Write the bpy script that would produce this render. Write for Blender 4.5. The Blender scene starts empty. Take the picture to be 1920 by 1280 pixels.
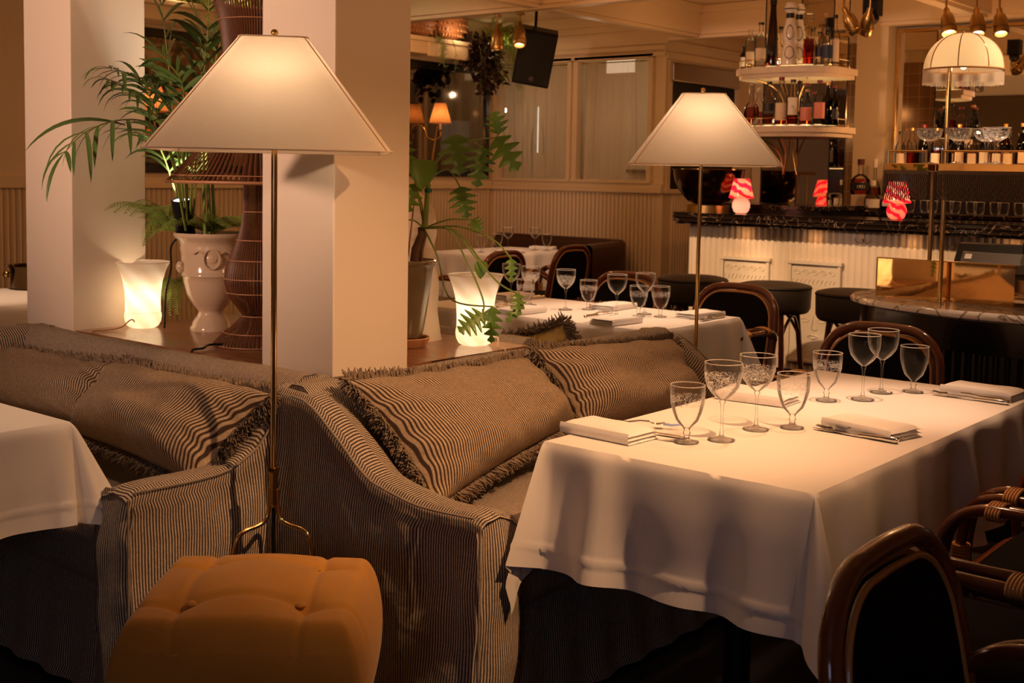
import bpy, bmesh, math, random
from math import pi, sin, cos, sqrt, radians, atan2, hypot
from mathutils import Vector, Matrix, Quaternion
from mathutils import noise as mnoise
C = bpy.context.scene.collection
SC = bpy.context.scene

# ------------------------------------------------------------------ camera
H = 1.42
def make_camera():
    yaw, pitch, roll = radians(39.5), radians(4.3), radians(1.0)
    fw = Vector((cos(yaw)*cos(pitch), sin(yaw)*cos(pitch), -sin(pitch)))
    rt = Vector((sin(yaw), -cos(yaw), 0)); up = rt.cross(fw)
    R = rt*cos(roll) + up*sin(roll); U = -rt*sin(roll) + up*cos(roll)
    M = Matrix(((R.x, U.x, -fw.x, 0), (R.y, U.y, -fw.y, 0), (R.z, U.z, -fw.z, H), (0, 0, 0, 1)))
    cd = bpy.data.cameras.new('camera'); cam = bpy.data.objects.new('camera', cd); C.objects.link(cam)
    cam.matrix_world = M
    cd.sensor_width = 36; cd.lens = 2250/1920*36; cd.shift_y = -(640-494)/1920
    cd.clip_start = 0.05; cd.clip_end = 60
    cd.dof.use_dof = True; cd.dof.focus_distance = 3.3; cd.dof.aperture_fstop = 8
    SC.camera = cam
make_camera()

# ------------------------------------------------------------------ world, exposure, renderer
w = bpy.data.worlds.new('world'); SC.world = w; w.use_nodes = True
w.node_tree.nodes['Background'].inputs[0].default_value = (1.0, 0.55, 0.3, 1)
w.node_tree.nodes['Background'].inputs[1].default_value = 0.01
SC.view_settings.view_transform = 'Standard'; SC.view_settings.look = 'None'
SC.view_settings.gamma = 1; SC.view_settings.use_curve_mapping = False
SC.view_settings.exposure = 0.0
cy = SC.cycles
cy.use_denoising = True
cy.max_bounces = 8; cy.diffuse_bounces = 4; cy.glossy_bounces = 4; cy.transmission_bounces = 6
cy.transparent_max_bounces = 32; cy.caustics_reflective = False; cy.caustics_refractive = False
cy.sample_clamp_indirect = 4.0; cy.blur_glossy = 0.5

# ------------------------------------------------------------------ lights of the room and added fills
WARM = (1.0, 0.43, 0.145); WARM2 = (1.0, 0.63, 0.40); COOL = (0.70, 0.72, 1.0)
def spot(x, y, z, tx, ty, tz, watts, deg, blend=0.6, col=WARM, r=0.03):
    l = bpy.data.lights.new('room_spot', 'SPOT'); l.energy = watts; l.color = col
    l.spot_size = radians(deg); l.spot_blend = blend; l.shadow_soft_size = r
    o = bpy.data.objects.new('room_spot', l); C.objects.link(o); o.location = (x, y, z)
    o.rotation_euler = (Vector((tx, ty, tz)) - Vector((x, y, z))).to_track_quat('-Z', 'Y').to_euler()
def point(x, y, z, watts, col=WARM, r=0.04, name='bulb_light'):
    l = bpy.data.lights.new(name, 'POINT'); l.energy = watts; l.color = col; l.shadow_soft_size = r
    o = bpy.data.objects.new(name, l); C.objects.link(o); o.location = (x, y, z)
def area(x, y, z, tx, ty, tz, watts, sx, sy, col=WARM, name='area_light'):
    l = bpy.data.lights.new(name, 'AREA'); l.energy = watts; l.color = col; l.shape = 'RECTANGLE'; l.size = sx; l.size_y = sy
    o = bpy.data.objects.new(name, l); C.objects.link(o); o.location = (x, y, z)
    o.rotation_euler = (Vector((tx, ty, tz)) - Vector((x, y, z))).to_track_quat('-Z', 'Y').to_euler()
spot(3.3, 1.45, 2.60, 3.45, 1.40, .75, 85, 30, 1.0, WARM2)          # over the front table
spot(3.3, 1.45, 2.62, 3.20, 1.45, .75, 95, 60, 1.0, (1, .50, .25))
spot(4.70, 3.30, 2.60, 4.80, 3.30, .75, 130, 46, 0.9, WARM2)          # over the second table
spot(7.70, 5.60, 2.60, 7.90, 6.55, .75, 60, 44, 0.9, WARM2)          # over the far table
spot(0.90, 3.20, 2.60, 1.20, 3.30, .75, 50, 56, 0.9, WARM2)          # over the left table
spot(2.90, 5.50, 2.60, 2.95, 5.95, .75, 90, 40, 0.9, WARM2)          # table beyond the pillars
spot(-2.2, 3.0, 2.3, 2.4, 3.65, 2.05, 780, 42, 1.0, (1, .58, .39), .25)      # added off-frame spot washing the left faces of the pillars
spot(4.2, -2.2, 2.5, 2.7, 3.4, 2.3, 150, 40, 1.0, (1, .40, .11), .2)  # added off-frame spot for the right faces of the pillars
area(-2.6, -0.4, 1.6, 2.3, 1.4, 0.8, 7, 1.0, 1.0, COOL, 'window_daylight')
spot(2.3, 0.5, 2.6, 2.55, 2.25, 0.50, 235, 56, 1.0, (1, .51, .23))       # over the banquettes
for (x, y) in ((4.5, 4.5), (4.5, 3.4), (4.6, 2.2)):                  # wash the bar front
    spot(x, y, 2.62, 7.45, y, 0.72, 330, 26, 0.6, (1, .58, .30))
spot(7.2, 7.1, 2.6, 8.4, 7.9, 2.2, 12, 80, 0.8, WARM)
for (x, y, w_) in ((5.9, 5.0, 11), (8.3, 6.6, 4.5), (8.1, 2.9, 15), (8.2, 4.9, 6), (5.5, 5.9, 8), (5.8, 2.2, 9), (10.1, 5.4, 1.5)):
    point(x, y, 1.95 if x < 8.15 else 2.1, w_, WARM, 0.03, 'warm_fill')  # added bodiless points that warm the ceiling and far walls
spot(5.0, 1.3, 2.6, 5.0, 1.6, .9, 95, 46, .9, WARM2)                 # added over the host stand to brighten its marble
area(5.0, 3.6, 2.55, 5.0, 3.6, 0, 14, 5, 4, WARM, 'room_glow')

# ------------------------------------------------------------------ mesh helpers
class MB:
    def __init__(s): s.v = []; s.f = []; s.u = []
    def add(s, V, F, UV=None):
        b = len(s.v); s.v += [tuple(p) for p in V]
        for i, f in enumerate(F):
            s.f.append([b+k for k in f]); s.u.append(UV[i] if UV else None)
        return s
    def box(s, x0, x1, y0, y1, z0, z1):
        V = [(x, y, z) for z in (z0, z1) for y in (y0, y1) for x in (x0, x1)]
        F = [(0, 2, 3, 1), (4, 5, 7, 6), (0, 1, 5, 4), (2, 6, 7, 3), (0, 4, 6, 2), (1, 3, 7, 5)]
        def uv(p, n): return (p[1], p[2]) if n == 0 else ((p[0], p[2]) if n == 1 else (p[0], p[1]))
        ax = (2, 2, 1, 1, 0, 0)
        return s.add(V, F, [[uv(V[k], ax[i]) for k in f] for i, f in enumerate(F)])
    def grid(s, fn, nu, nv, uvf=None, cu=False, cv=False):
        V = [fn(i/(nu if cu else nu), j/nv) for j in range(nv + (0 if cv else 1)) for i in range(nu + (0 if cu else 1))]
        W = nu if cu else nu+1; Hn = nv if cv else nv+1
        F = []; UV = []
        for j in range(nv):
            for i in range(nu):
                a = (j % Hn)*W + i; b = (j % Hn)*W + (i+1) % W; c = ((j+1) % Hn)*W + (i+1) % W; d = ((j+1) % Hn)*W + i
                F.append((a, b, c, d))
                if uvf: UV.append([uvf(i/nu, j/nv), uvf((i+1)/nu, j/nv), uvf((i+1)/nu, (j+1)/nv), uvf(i/nu, (j+1)/nv)])
        return s.add(V, F, UV if uvf else None)
    def lathe(s, prof, n=24, c=(0, 0, 0), wob=None):
        V = []; F = []; m = len(prof)
        for (r, z) in prof:
            for i in range(n):
                a = 2*pi*i/n; rr = r*(wob(a, z) if wob else 1)
                V.append((c[0]+rr*cos(a), c[1]+rr*sin(a), c[2]+z))
        for j in range(m-1):
            for i in range(n):
                F.append((j*n+i, j*n+(i+1) % n, (j+1)*n+(i+1) % n, (j+1)*n+i))
        UV = [[(i/n, prof[j][1]), ((i+1)/n, prof[j][1]), ((i+1)/n, prof[j+1][1]), (i/n, prof[j+1][1])] for j in range(m-1) for i in range(n)]
        if prof[0][0] > 1e-5: F.append(tuple(range(n))[::-1]); UV.append([(0, 0)]*n)
        if prof[-1][0] > 1e-5 and prof[-1][1] != prof[0][1]: F.append(tuple((m-1)*n+i for i in range(n))); UV.append([(0, 0)]*n)
        return s.add(V, F, UV)
    def shell(s, prof, n=24, c=(0, 0, 0)):
        V = []; F = []; UV = []
        for (r, z) in prof:
            for i in range(n):
                a = 2*pi*i/n; V.append((c[0]+r*cos(a), c[1]+r*sin(a), c[2]+z))
        for j in range(len(prof)-1):
            for i in range(n):
                F.append((j*n+i, j*n+(i+1) % n, (j+1)*n+(i+1) % n, (j+1)*n+i))
                UV.append([(i/n, prof[j][1]), ((i+1)/n, prof[j][1]), ((i+1)/n, prof[j+1][1]), (i/n, prof[j+1][1])])
        return s.add(V, F, UV)
    def tube(s, pts, r, n=8, closed=False, caps=True):
        P = [Vector(p) for p in pts]; m = len(P)
        if m < 2: return s
        R = r if isinstance(r, (list, tuple)) else [r]*m
        T = []
        for i in range(m):
            a = P[(i-1) % m] if (i or closed) else P[0]; b = P[(i+1) % m] if (i < m-1 or closed) else P[m-1]
            t = b-a; T.append(t.normalized() if t.length > 1e-9 else Vector((0, 0, 1)))
        nrm = T[0].orthogonal().normalized(); V = []
        for i in range(m):
            nrm = nrm - T[i]*nrm.dot(T[i]); nrm = nrm.normalized() if nrm.length > 1e-6 else T[i].orthogonal().normalized()
            b = T[i].cross(nrm)
            for k in range(n):
                a = 2*pi*k/n; V.append(P[i] + (nrm*cos(a) + b*sin(a))*R[i])
        F = []; UV = []
        d = 0
        for i in range(m if closed else m-1):
            i2 = (i+1) % m; L = (P[i2]-P[i]).length
            for k in range(n):
                F.append((i*n+k, i*n+(k+1) % n, i2*n+(k+1) % n, i2*n+k)); UV.append([(k/n, d), ((k+1)/n, d), ((k+1)/n, d+L), (k/n, d+L)])
            d += L
        if caps and not closed:
            F.append(tuple(range(n))[::-1]); F.append(tuple((m-1)*n+k for k in range(n))); UV += [[(0, 0)]*n, [(0, 0)]*n]
        return s.add(V, F, UV)
    def ball(s, c, r, n=12, sz=1.0):
        pr = [(max(1e-6, r*sin(pi*k/(n//2))), -r*sz*cos(pi*k/(n//2))) for k in range(n//2+1)]
        return s.lathe([(max(a, 1e-6), b) for a, b in pr], n, c)
    def build(s, name, m, parent=None, smooth=40, bevel=0, seg=2, loc=None, rot=None, weld=False):
        me = bpy.data.meshes.new(name)
        me.from_pydata(s.v, [], s.f)
        if any(u for u in s.u):
            l = me.uv_layers.new(name='UVMap'); k = 0
            for f, u in zip(s.f, s.u):
                for i in range(len(f)):
                    l.data[k].uv = u[i] if u else (0, 0); k += 1
        me.validate(clean_customdata=False); 
        if m: me.materials.append(m)
        if weld:
            bm = bmesh.new(); bm.from_mesh(me); bmesh.ops.remove_doubles(bm, verts=bm.verts, dist=1e-5); bm.to_mesh(me); bm.free()
        if smooth is not None:
            me.shade_smooth()
            if smooth < 180: me.set_sharp_from_angle(angle=radians(smooth))
        me.update()
        o = bpy.data.objects.new(name, me); C.objects.link(o)
        if parent: o.parent = parent
        if loc: o.location = loc
        if rot: o.rotation_euler = rot
        if bevel:
            b = o.modifiers.new('bevel', 'BEVEL'); b.width = bevel; b.segments = seg; b.limit_method = 'ANGLE'; b.angle_limit = radians(35)
        return o
def tag(o, label, cat, group=None, kind=None):
    o['label'] = label; o['category'] = cat
    if group: o['group'] = group
    if kind: o['kind'] = kind
    return o
def thing(name, label, cat, loc=(0, 0, 0), rz=0, group=None):
    o = bpy.data.objects.new(name, None); C.objects.link(o); o.empty_display_size = .05
    o.location = loc; o.rotation_euler = (0, 0, rz)
    return tag(o, label, cat, group)
def struct(name, mb, m, **k):
    o = mb.build(name, m, **k); o['kind'] = 'structure'; return o
KIDS = {}
def kids(o):
    return [c for c in C.objects if c.parent == o]
def dup(root, loc=None, rz=None, label=None, group=None, rot=None):
    def rec(o, par):
        c = o.copy(); C.objects.link(c)
        if par: c.parent = par
        for k in kids(o): rec(k, c)
        return c
    ks = rec(root, None)
    if loc: ks.location = loc
    if rz is not None: ks.rotation_euler = (0, 0, rz)
    if rot: ks.rotation_euler = rot
    if label: ks['label'] = label
    if group: ks['group'] = group
    return ks
def lerp(a, b, t): return a + (b-a)*t
def vl(a, b, t): return Vector(a)*(1-t) + Vector(b)*t
def interp(tab, x):
    if x <= tab[0][0]: return tab[0][1]
    for (a, b), (c, d) in zip(tab, tab[1:]):
        if x <= c: 
            t = (x-a)/(c-a); return b + (d-b)*t
    return tab[-1][1]
def smooth_interp(tab, x):
    if x <= tab[0][0]: return tab[0][1]
    if x >= tab[-1][0]: return tab[-1][1]
    for i in range(len(tab)-1):
        if x <= tab[i+1][0]:
            p0 = tab[max(i-1, 0)][1]; p1 = tab[i][1]; p2 = tab[i+1][1]; p3 = tab[min(i+2, len(tab)-1)][1]
            t = (x-tab[i][0])/(tab[i+1][0]-tab[i][0])
            return 0.5*((2*p1)+(-p0+p2)*t+(2*p0-5*p1+4*p2-p3)*t*t+(-p0+3*p1-3*p2+p3)*t**3)
def catmull(pts, n=6, closed=False):
    P = [Vector(p) for p in pts]; out = []; m = len(P)
    rng = range(m if closed else m-1)
    for i in rng:
        if closed: p0, p1, p2, p3 = P[(i-1) % m], P[i], P[(i+1) % m], P[(i+2) % m]
        else: p0, p1, p2, p3 = P[max(i-1, 0)], P[i], P[i+1], P[min(i+2, m-1)]
        for k in range(n):
            t = k/n
            out.append(0.5*((2*p1)+(-p0+p2)*t+(2*p0-5*p1+4*p2-p3)*t*t+(-p0+3*p1-3*p2+p3)*t**3))
    if not closed: out.append(P[-1])
    return out
def nz(x, y=0, z=0): return mnoise.noise(Vector((x, y, z)))

# ------------------------------------------------------------------ materials
def _new(name):
    m = bpy.data.materials.new(name); m.use_nodes = True; nt = m.node_tree
    return m, nt, nt.nodes['Principled BSDF'], nt.nodes['Material Output']
def N(nt, t, **k):
    n = nt.nodes.new(t)
    for a, b in k.items(): setattr(n, a, b)
    return n
def mat(name, col, rough=0.5, metal=0.0, var=0.12, scale=8.0, bump=0.0, bscale=60.0, coat=0.0, spec=None, sheen=0.0, stretch=None):
    m, nt, b, out = _new(name)
    b.inputs['Roughness'].default_value = rough; b.inputs['Metallic'].default_value = metal
    if coat: b.inputs['Coat Weight'].default_value = coat; b.inputs['Coat Roughness'].default_value = 0.08
    if spec is not None: b.inputs['Specular IOR Level'].default_value = spec
    if sheen: b.inputs['Sheen Weight'].default_value = sheen
    tc = N(nt, 'ShaderNodeTexCoord'); mp = N(nt, 'ShaderNodeMapping'); nt.links.new(tc.outputs['Object'], mp.inputs[0])
    if stretch: mp.inputs['Scale'].default_value = stretch
    ns = N(nt, 'ShaderNodeTexNoise'); ns.inputs['Scale'].default_value = scale; ns.inputs['Detail'].default_value = 4
    nt.links.new(mp.outputs[0], ns.inputs['Vector'])
    mx = N(nt, 'ShaderNodeMix', data_type='RGBA')
    mx.inputs[6].default_value = tuple(c*(1-var) for c in col)+(1,); mx.inputs[7].default_value = tuple(min(1, c*(1+var)) for c in col)+(1,)
    nt.links.new(ns.outputs['Fac'], mx.inputs[0]); nt.links.new(mx.outputs[2], b.inputs['Base Color'])
    if bump:
        n2 = N(nt, 'ShaderNodeTexNoise'); n2.inputs['Scale'].default_value = bscale; n2.inputs['Detail'].default_value = 3
        nt.links.new(mp.outputs[0], n2.inputs['Vector'])
        bp = N(nt, 'ShaderNodeBump'); bp.inputs['Strength'].default_value = bump; bp.inputs['Distance'].default_value = 0.005
        nt.links.new(n2.outputs['Fac'], bp.inputs['Height']); nt.links.new(bp.outputs[0], b.inputs['Normal'])
    return m
def ramp(nt, fac, stops, interp='LINEAR'):
    r = N(nt, 'ShaderNodeValToRGB'); r.color_ramp.interpolation = interp
    e = r.color_ramp.elements
    while len(e) < len(stops): e.new(0.5)
    for i, (p, c) in enumerate(stops): e[i].position = p; e[i].color = tuple(c)+(1,)
    nt.links.new(fac, r.inputs[0]); return r.outputs[0]
def striped(name, light, dark, pitch, sheen=0.2):
    m, nt, b, out = _new(name); b.inputs['Roughness'].default_value = 0.9; b.inputs['Specular IOR Level'].default_value = 0.15
    tc = N(nt, 'ShaderNodeTexCoord'); sp = N(nt, 'ShaderNodeSeparateXYZ'); nt.links.new(tc.outputs['UV'], sp.inputs[0])
    mu = N(nt, 'ShaderNodeMath', operation='MULTIPLY'); mu.inputs[1].default_value = 2*pi/pitch; nt.links.new(sp.outputs[0], mu.inputs[0])
    sn = N(nt, 'ShaderNodeMath', operation='SINE'); nt.links.new(mu.outputs[0], sn.inputs[0])
    ma = N(nt, 'ShaderNodeMath', operation='MULTIPLY_ADD'); ma.inputs[1].default_value = .5; ma.inputs[2].default_value = .5
    nt.links.new(sn.outputs[0], ma.inputs[0])
    col = ramp(nt, ma.outputs[0], [(0.30, dark), (0.62, light)])
    ns = N(nt, 'ShaderNodeTexNoise'); ns.inputs['Scale'].default_value = 120; nt.links.new(tc.outputs['Object'], ns.inputs['Vector'])
    rr = ramp(nt, ns.outputs['Fac'], [(0.3, (.72, .72, .72)), (0.7, (1, 1, 1))])
    mx = N(nt, 'ShaderNodeMix', data_type='RGBA', blend_type='MULTIPLY'); mx.inputs[0].default_value = 1
    nt.links.new(col, mx.inputs[6]); nt.links.new(rr, mx.inputs[7]); nt.links.new(mx.outputs[2], b.inputs['Base Color'])
    n2 = N(nt, 'ShaderNodeTexNoise'); n2.inputs['Scale'].default_value = 9; n2.inputs['Detail'].default_value = 3; nt.links.new(tc.outputs['Object'], n2.inputs['Vector'])
    bp = N(nt, 'ShaderNodeBump'); bp.inputs['Strength'].default_value = .35; bp.inputs['Distance'].default_value = .03
    nt.links.new(n2.outputs['Fac'], bp.inputs['Height']); nt.links.new(bp.outputs[0], b.inputs['Normal'])
    return m
def glassy(name, tint=(1, 1, 1), ior=1.25, rough=0.035, etch=False, edge=.0):
    # thin clear glass: see-through with fresnel reflection
    m, nt, b, out = _new(name); nt.nodes.remove(b)
    tr = N(nt, 'ShaderNodeBsdfTransparent'); tr.inputs[0].default_value = tuple(tint)+(1,)
    gl = N(nt, 'ShaderNodeBsdfGlossy'); gl.inputs['Roughness'].default_value = rough
    fr = N(nt, 'ShaderNodeFresnel'); fr.inputs[0].default_value = ior
    mx = N(nt, 'ShaderNodeMixShader'); nt.links.new(fr.outputs[0], mx.inputs[0]); nt.links.new(tr.outputs[0], mx.inputs[1]); nt.links.new(gl.outputs[0], mx.inputs[2])
    last = mx.outputs[0]
    if edge:  # pale edge colour stands in for light refracted at grazing angles
        lw = N(nt, 'ShaderNodeLayerWeight'); lw.inputs[0].default_value = .25
        pw = N(nt, 'ShaderNodeMath', operation='POWER'); pw.inputs[1].default_value = 2.2; nt.links.new(lw.outputs['Facing'], pw.inputs[0])
        me = N(nt, 'ShaderNodeMath', operation='MULTIPLY'); me.inputs[1].default_value = edge; nt.links.new(pw.outputs[0], me.inputs[0])
        d1 = N(nt, 'ShaderNodeBsdfDiffuse'); d1.inputs[0].default_value = (.92, .90, .88, 1); d2 = N(nt, 'ShaderNodeBsdfTranslucent'); d2.inputs[0].default_value = (.92, .90, .88, 1)
        dm = N(nt, 'ShaderNodeMixShader'); nt.links.new(d1.outputs[0], dm.inputs[1]); nt.links.new(d2.outputs[0], dm.inputs[2])
        em = N(nt, 'ShaderNodeMixShader'); nt.links.new(me.outputs[0], em.inputs[0]); nt.links.new(last, em.inputs[1]); nt.links.new(dm.outputs[0], em.inputs[2]); last = em.outputs[0]
    if etch:
        tc = N(nt, 'ShaderNodeTexCoord'); sp = N(nt, 'ShaderNodeSeparateXYZ'); nt.links.new(tc.outputs['UV'], sp.inputs[0])
        mp = N(nt, 'ShaderNodeMapping'); mp.inputs['Scale'].default_value = (14, 90, 1); nt.links.new(tc.outputs['UV'], mp.inputs[0])
        vo = N(nt, 'ShaderNodeTexNoise'); vo.inputs['Scale'].default_value = 1.2; vo.inputs['Detail'].default_value = 1; vo.inputs['Distortion'].default_value = 2.5
        nt.links.new(mp.outputs[0], vo.inputs['Vector'])
        line = ramp(nt, vo.outputs['Fac'], [(0.44, (0, 0, 0)), (0.48, (1, 1, 1)), (0.52, (1, 1, 1)), (0.56, (0, 0, 0))])
        z0, z1 = etch
        g1 = N(nt, 'ShaderNodeMath', operation='GREATER_THAN'); g1.inputs[1].default_value = z0; nt.links.new(sp.outputs[1], g1.inputs[0])
        g2 = N(nt, 'ShaderNodeMath', operation='LESS_THAN'); g2.inputs[1].default_value = z1; nt.links.new(sp.outputs[1], g2.inputs[0])
        mm = N(nt, 'ShaderNodeMath', operation='MULTIPLY'); nt.links.new(g1.outputs[0], mm.inputs[0]); nt.links.new(g2.outputs[0], mm.inputs[1])
        m3 = N(nt, 'ShaderNodeMath', operation='MULTIPLY'); nt.links.new(mm.outputs[0], m3.inputs[0]); nt.links.new(line, m3.inputs[1])
        m4 = N(nt, 'ShaderNodeMath', operation='MULTIPLY'); nt.links.new(m3.outputs[0], m4.inputs[0]); m4.inputs[1].default_value = .75
        df = N(nt, 'ShaderNodeBsdfDiffuse'); df.inputs[0].default_value = (.9, .88, .85, 1)
        m2 = N(nt, 'ShaderNodeMixShader'); nt.links.new(m4.outputs[0], m2.inputs[0]); nt.links.new(last, m2.inputs[1]); nt.links.new(df.outputs[0], m2.inputs[2]); last = m2.outputs[0]
    nt.links.new(last, out.inputs[0]); return m
def shade_mat(name, col=(.92, .85, .72), trans=0.5, pleat=0, swirl=None):
    m, nt, b, out = _new(name); nt.nodes.remove(b)
    df = N(nt, 'ShaderNodeBsdfDiffuse'); tl = N(nt, 'ShaderNodeBsdfTranslucent')
    mx = N(nt, 'ShaderNodeMixShader'); mx.inputs[0].default_value = trans
    tc = N(nt, 'ShaderNodeTexCoord')
    src = None
    if swirl:
        ku, kv, c1, c2, dist, soft = swirl
        vm = N(nt, 'ShaderNodeVectorMath', operation='DOT_PRODUCT'); vm.inputs[1].default_value = (2*pi*ku, 2*pi*kv, 0); nt.links.new(tc.outputs['UV'], vm.inputs[0])
        ns = N(nt, 'ShaderNodeTexNoise'); ns.inputs['Scale'].default_value = 14; nt.links.new(tc.outputs['Object'], ns.inputs['Vector'])
        ma = N(nt, 'ShaderNodeMath', operation='MULTIPLY_ADD'); ma.inputs[1].default_value = dist; nt.links.new(ns.outputs['Fac'], ma.inputs[0]); nt.links.new(vm.outputs['Value'], ma.inputs[2])
        sn = N(nt, 'ShaderNodeMath', operation='SINE'); nt.links.new(ma.outputs[0], sn.inputs[0])
        mb_ = N(nt, 'ShaderNodeMath', operation='MULTIPLY_ADD'); mb_.inputs[1].default_value = .5; mb_.inputs[2].default_value = .5; nt.links.new(sn.outputs[0], mb_.inputs[0])
        src = ramp(nt, mb_.outputs[0], [(.5-soft, c1), (.5+soft, c2)])
    elif pleat:
        sp = N(nt, 'ShaderNodeSeparateXYZ'); nt.links.new(tc.outputs['UV'], sp.inputs[0])
        mu = N(nt, 'ShaderNodeMath', operation='MULTIPLY'); mu.inputs[1].default_value = 2*pi*pleat; nt.links.new(sp.outputs[0], mu.inputs[0])
        sn = N(nt, 'ShaderNodeMath', operation='SINE'); nt.links.new(mu.outputs[0], sn.inputs[0])
        src = ramp(nt, sn.outputs[0], [(0.0, tuple(c*.45 for c in col)), (0.6, col)])
    else:
        ns = N(nt, 'ShaderNodeTexNoise'); ns.inputs['Scale'].default_value = 90; nt.links.new(tc.outputs['Object'], ns.inputs['Vector'])
        src = ramp(nt, ns.outputs['Fac'], [(0.3, tuple(c*.985 for c in col)), (0.7, col)])
    nt.links.new(src, df.inputs[0]); nt.links.new(src, tl.inputs[0])
    nt.links.new(df.outputs[0], mx.inputs[1]); nt.links.new(tl.outputs[0], mx.inputs[2])
    if swirl:
        gl = N(nt, 'ShaderNodeBsdfGlossy'); gl.inputs['Roughness'].default_value = .08
        m2 = N(nt, 'ShaderNodeMixShader'); m2.inputs[0].default_value = .06
        nt.links.new(mx.outputs[0], m2.inputs[1]); nt.links.new(gl.outputs[0], m2.inputs[2]); nt.links.new(m2.outputs[0], out.inputs[0])
    else: nt.links.new(mx.outputs[0], out.inputs[0])
    return m
def emis(name, col, s):
    m, nt, b, out = _new(name); b.inputs['Base Color'].default_value = (0, 0, 0, 1)
    b.inputs['Emission Color'].default_value = tuple(col)+(1,); b.inputs['Emission Strength'].default_value = s
    return m
def sheer(name, col, alpha):
    m, nt, b, out = _new(name); nt.nodes.remove(b)
    df = N(nt, 'ShaderNodeBsdfDiffuse'); df.inputs[0].default_value = tuple(col)+(1,); tr = N(nt, 'ShaderNodeBsdfTransparent')
    mx = N(nt, 'ShaderNodeMixShader'); mx.inputs[0].default_value = alpha
    nt.links.new(tr.outputs[0], mx.inputs[1]); nt.links.new(df.outputs[0], mx.inputs[2]); nt.links.new(mx.outputs[0], out.inputs[0]); return m
def wood(name, c1, c2, rough=.35, scale=(2, 22, 2), coat=.2):
    m, nt, b, out = _new(name); b.inputs['Roughness'].default_value = rough; b.inputs['Coat Weight'].default_value = coat
    tc = N(nt, 'ShaderNodeTexCoord'); mp = N(nt, 'ShaderNodeMapping'); mp.inputs['Scale'].default_value = scale; nt.links.new(tc.outputs['Object'], mp.inputs[0])
    ns = N(nt, 'ShaderNodeTexNoise'); ns.inputs['Scale'].default_value = 2.5; ns.inputs['Detail'].default_value = 6; ns.inputs['Distortion'].default_value = 1.2
    nt.links.new(mp.outputs[0], ns.inputs['Vector'])
    nt.links.new(ramp(nt, ns.outputs['Fac'], [(0.3, c1), (0.7, c2)]), b.inputs['Base Color']); return m
def marble(name, base, vein, scale=4, rough=.12, thin=.03):
    m, nt, b, out = _new(name); b.inputs['Roughness'].default_value = rough
    tc = N(nt, 'ShaderNodeTexCoord'); ns = N(nt, 'ShaderNodeTexNoise'); ns.inputs['Scale'].default_value = scale; ns.inputs['Detail'].default_value = 6; ns.inputs['Distortion'].default_value = 1.6
    nt.links.new(tc.outputs['Object'], ns.inputs['Vector'])
    nt.links.new(ramp(nt, ns.outputs['Fac'], [(.5-thin, base), (.5, vein), (.5+thin, base)]), b.inputs['Base Color']); return m
PAINT = mat('cream_paint', (.80, .66, .46), .55, var=.03, scale=3, bump=.05, bscale=200)
COLPAINT = mat('column_paint', (.82, .72, .60), .5, var=.02, scale=3, bump=.04, bscale=150)
CEIL = mat('ceiling_paint', (.80, .64, .44), .35, var=.03, bump=.1, bscale=30, stretch=(1, 14, 1))
FLOOR = wood('dark_floor', (.02, .012, .008), (.05, .03, .02), .4)
LEDGE = wood('walnut_board', (.16, .065, .03), (.36, .17, .08), .28, (14, 2, 2), .3)
TICK = striped('ticking_stripe', (.64, .53, .41), (.075, .055, .045), .0084)
TICKP = striped('pillow_stripe', (.62, .48, .33), (.085, .052, .036), .0096)
FRINGE = mat('fringe_yarn', (.27, .205, .145), .95, var=.4, scale=60, spec=.1)
LINEN = mat('white_linen', (.84, .80, .76), .85, var=.03, scale=300, bump=.12, bscale=900, spec=.2)
NAPK = mat('napkin_linen', (.88, .85, .82), .85, var=.02, scale=200, bump=.05, bscale=700, spec=.2)
VELVET = mat('mustard_velvet', (.52, .25, .045), .85, var=.14, scale=9, bump=.05, bscale=300, sheen=.25, spec=.1)
BRASS = mat('polished_brass', (.83, .56, .22), .14, 1.0, var=.05)
ABRASS = mat('aged_brass', (.52, .34, .13), .3, 1.0, var=.12)
DBRASS = mat('dark_bronze', (.10, .06, .025), .16, 1.0, var=.3, scale=5)
RATTAN = mat('lacquered_rattan', (.13, .032, .010), .16, var=.35, scale=14, coat=.6, stretch=(1, 1, 1))
CANE = mat('tan_cane', (.55, .26, .08), .35, var=.15, scale=20, coat=.3)
BLACKF = mat('black_upholstery', (.005, .0035, .003), .8, var=.3, scale=30, spec=.12)
STOOLF = mat('dark_dotted_fabric', (.030, .022, .014), .6, var=.6, scale=220)
LEATHER = mat('brown_leather', (.055, .018, .010), .38, var=.2, scale=12)
BOTG = glassy('bottle_glass', (.97, .97, .95), 1.3, edge=.12); CLEAR = glassy('clear_glass', edge=.7); ETCH = glassy('etched_glass', etch=(.125, .168), edge=.7); ETCHS = glassy('etched_goblet', etch=(.095, .118), edge=.7); ETCHC = glassy('engraved_coupe', etch=(.10, .14), edge=.7); PANE = glassy('window_pane', ior=1.3)
SILVER = mat('silver_cutlery', (.80, .76, .70), .16, 1.0, var=.03)
SHADE = shade_mat('lamp_shade_silk', (.88, .76, .60), .46)
SHADE2 = shade_mat('dome_shade_silk', (.90, .76, .52), .55)
PLEAT = shade_mat('pleated_shade', (.88, .52, .26), .5, pleat=36)
MILK = shade_mat('swirled_milk_glass', swirl=(5, 10, (.80, .72, .62), (.97, .93, .88), 3.0, .45), trans=.60)
PINKSW = shade_mat('pink_swirl_glass', swirl=(3, 16, (.80, .012, .06), (.95, .38, .24), 9.0, .12), trans=.5)
PINKM = shade_mat('soft_pink_glass', (.92, .62, .52), .5)
WICKER = mat('dark_wicker', (.11, .038, .014), .5, var=.35, scale=40)
WICKERL = mat('wicker_binding', (.42, .20, .09), .5, var=.2, scale=40)
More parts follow.
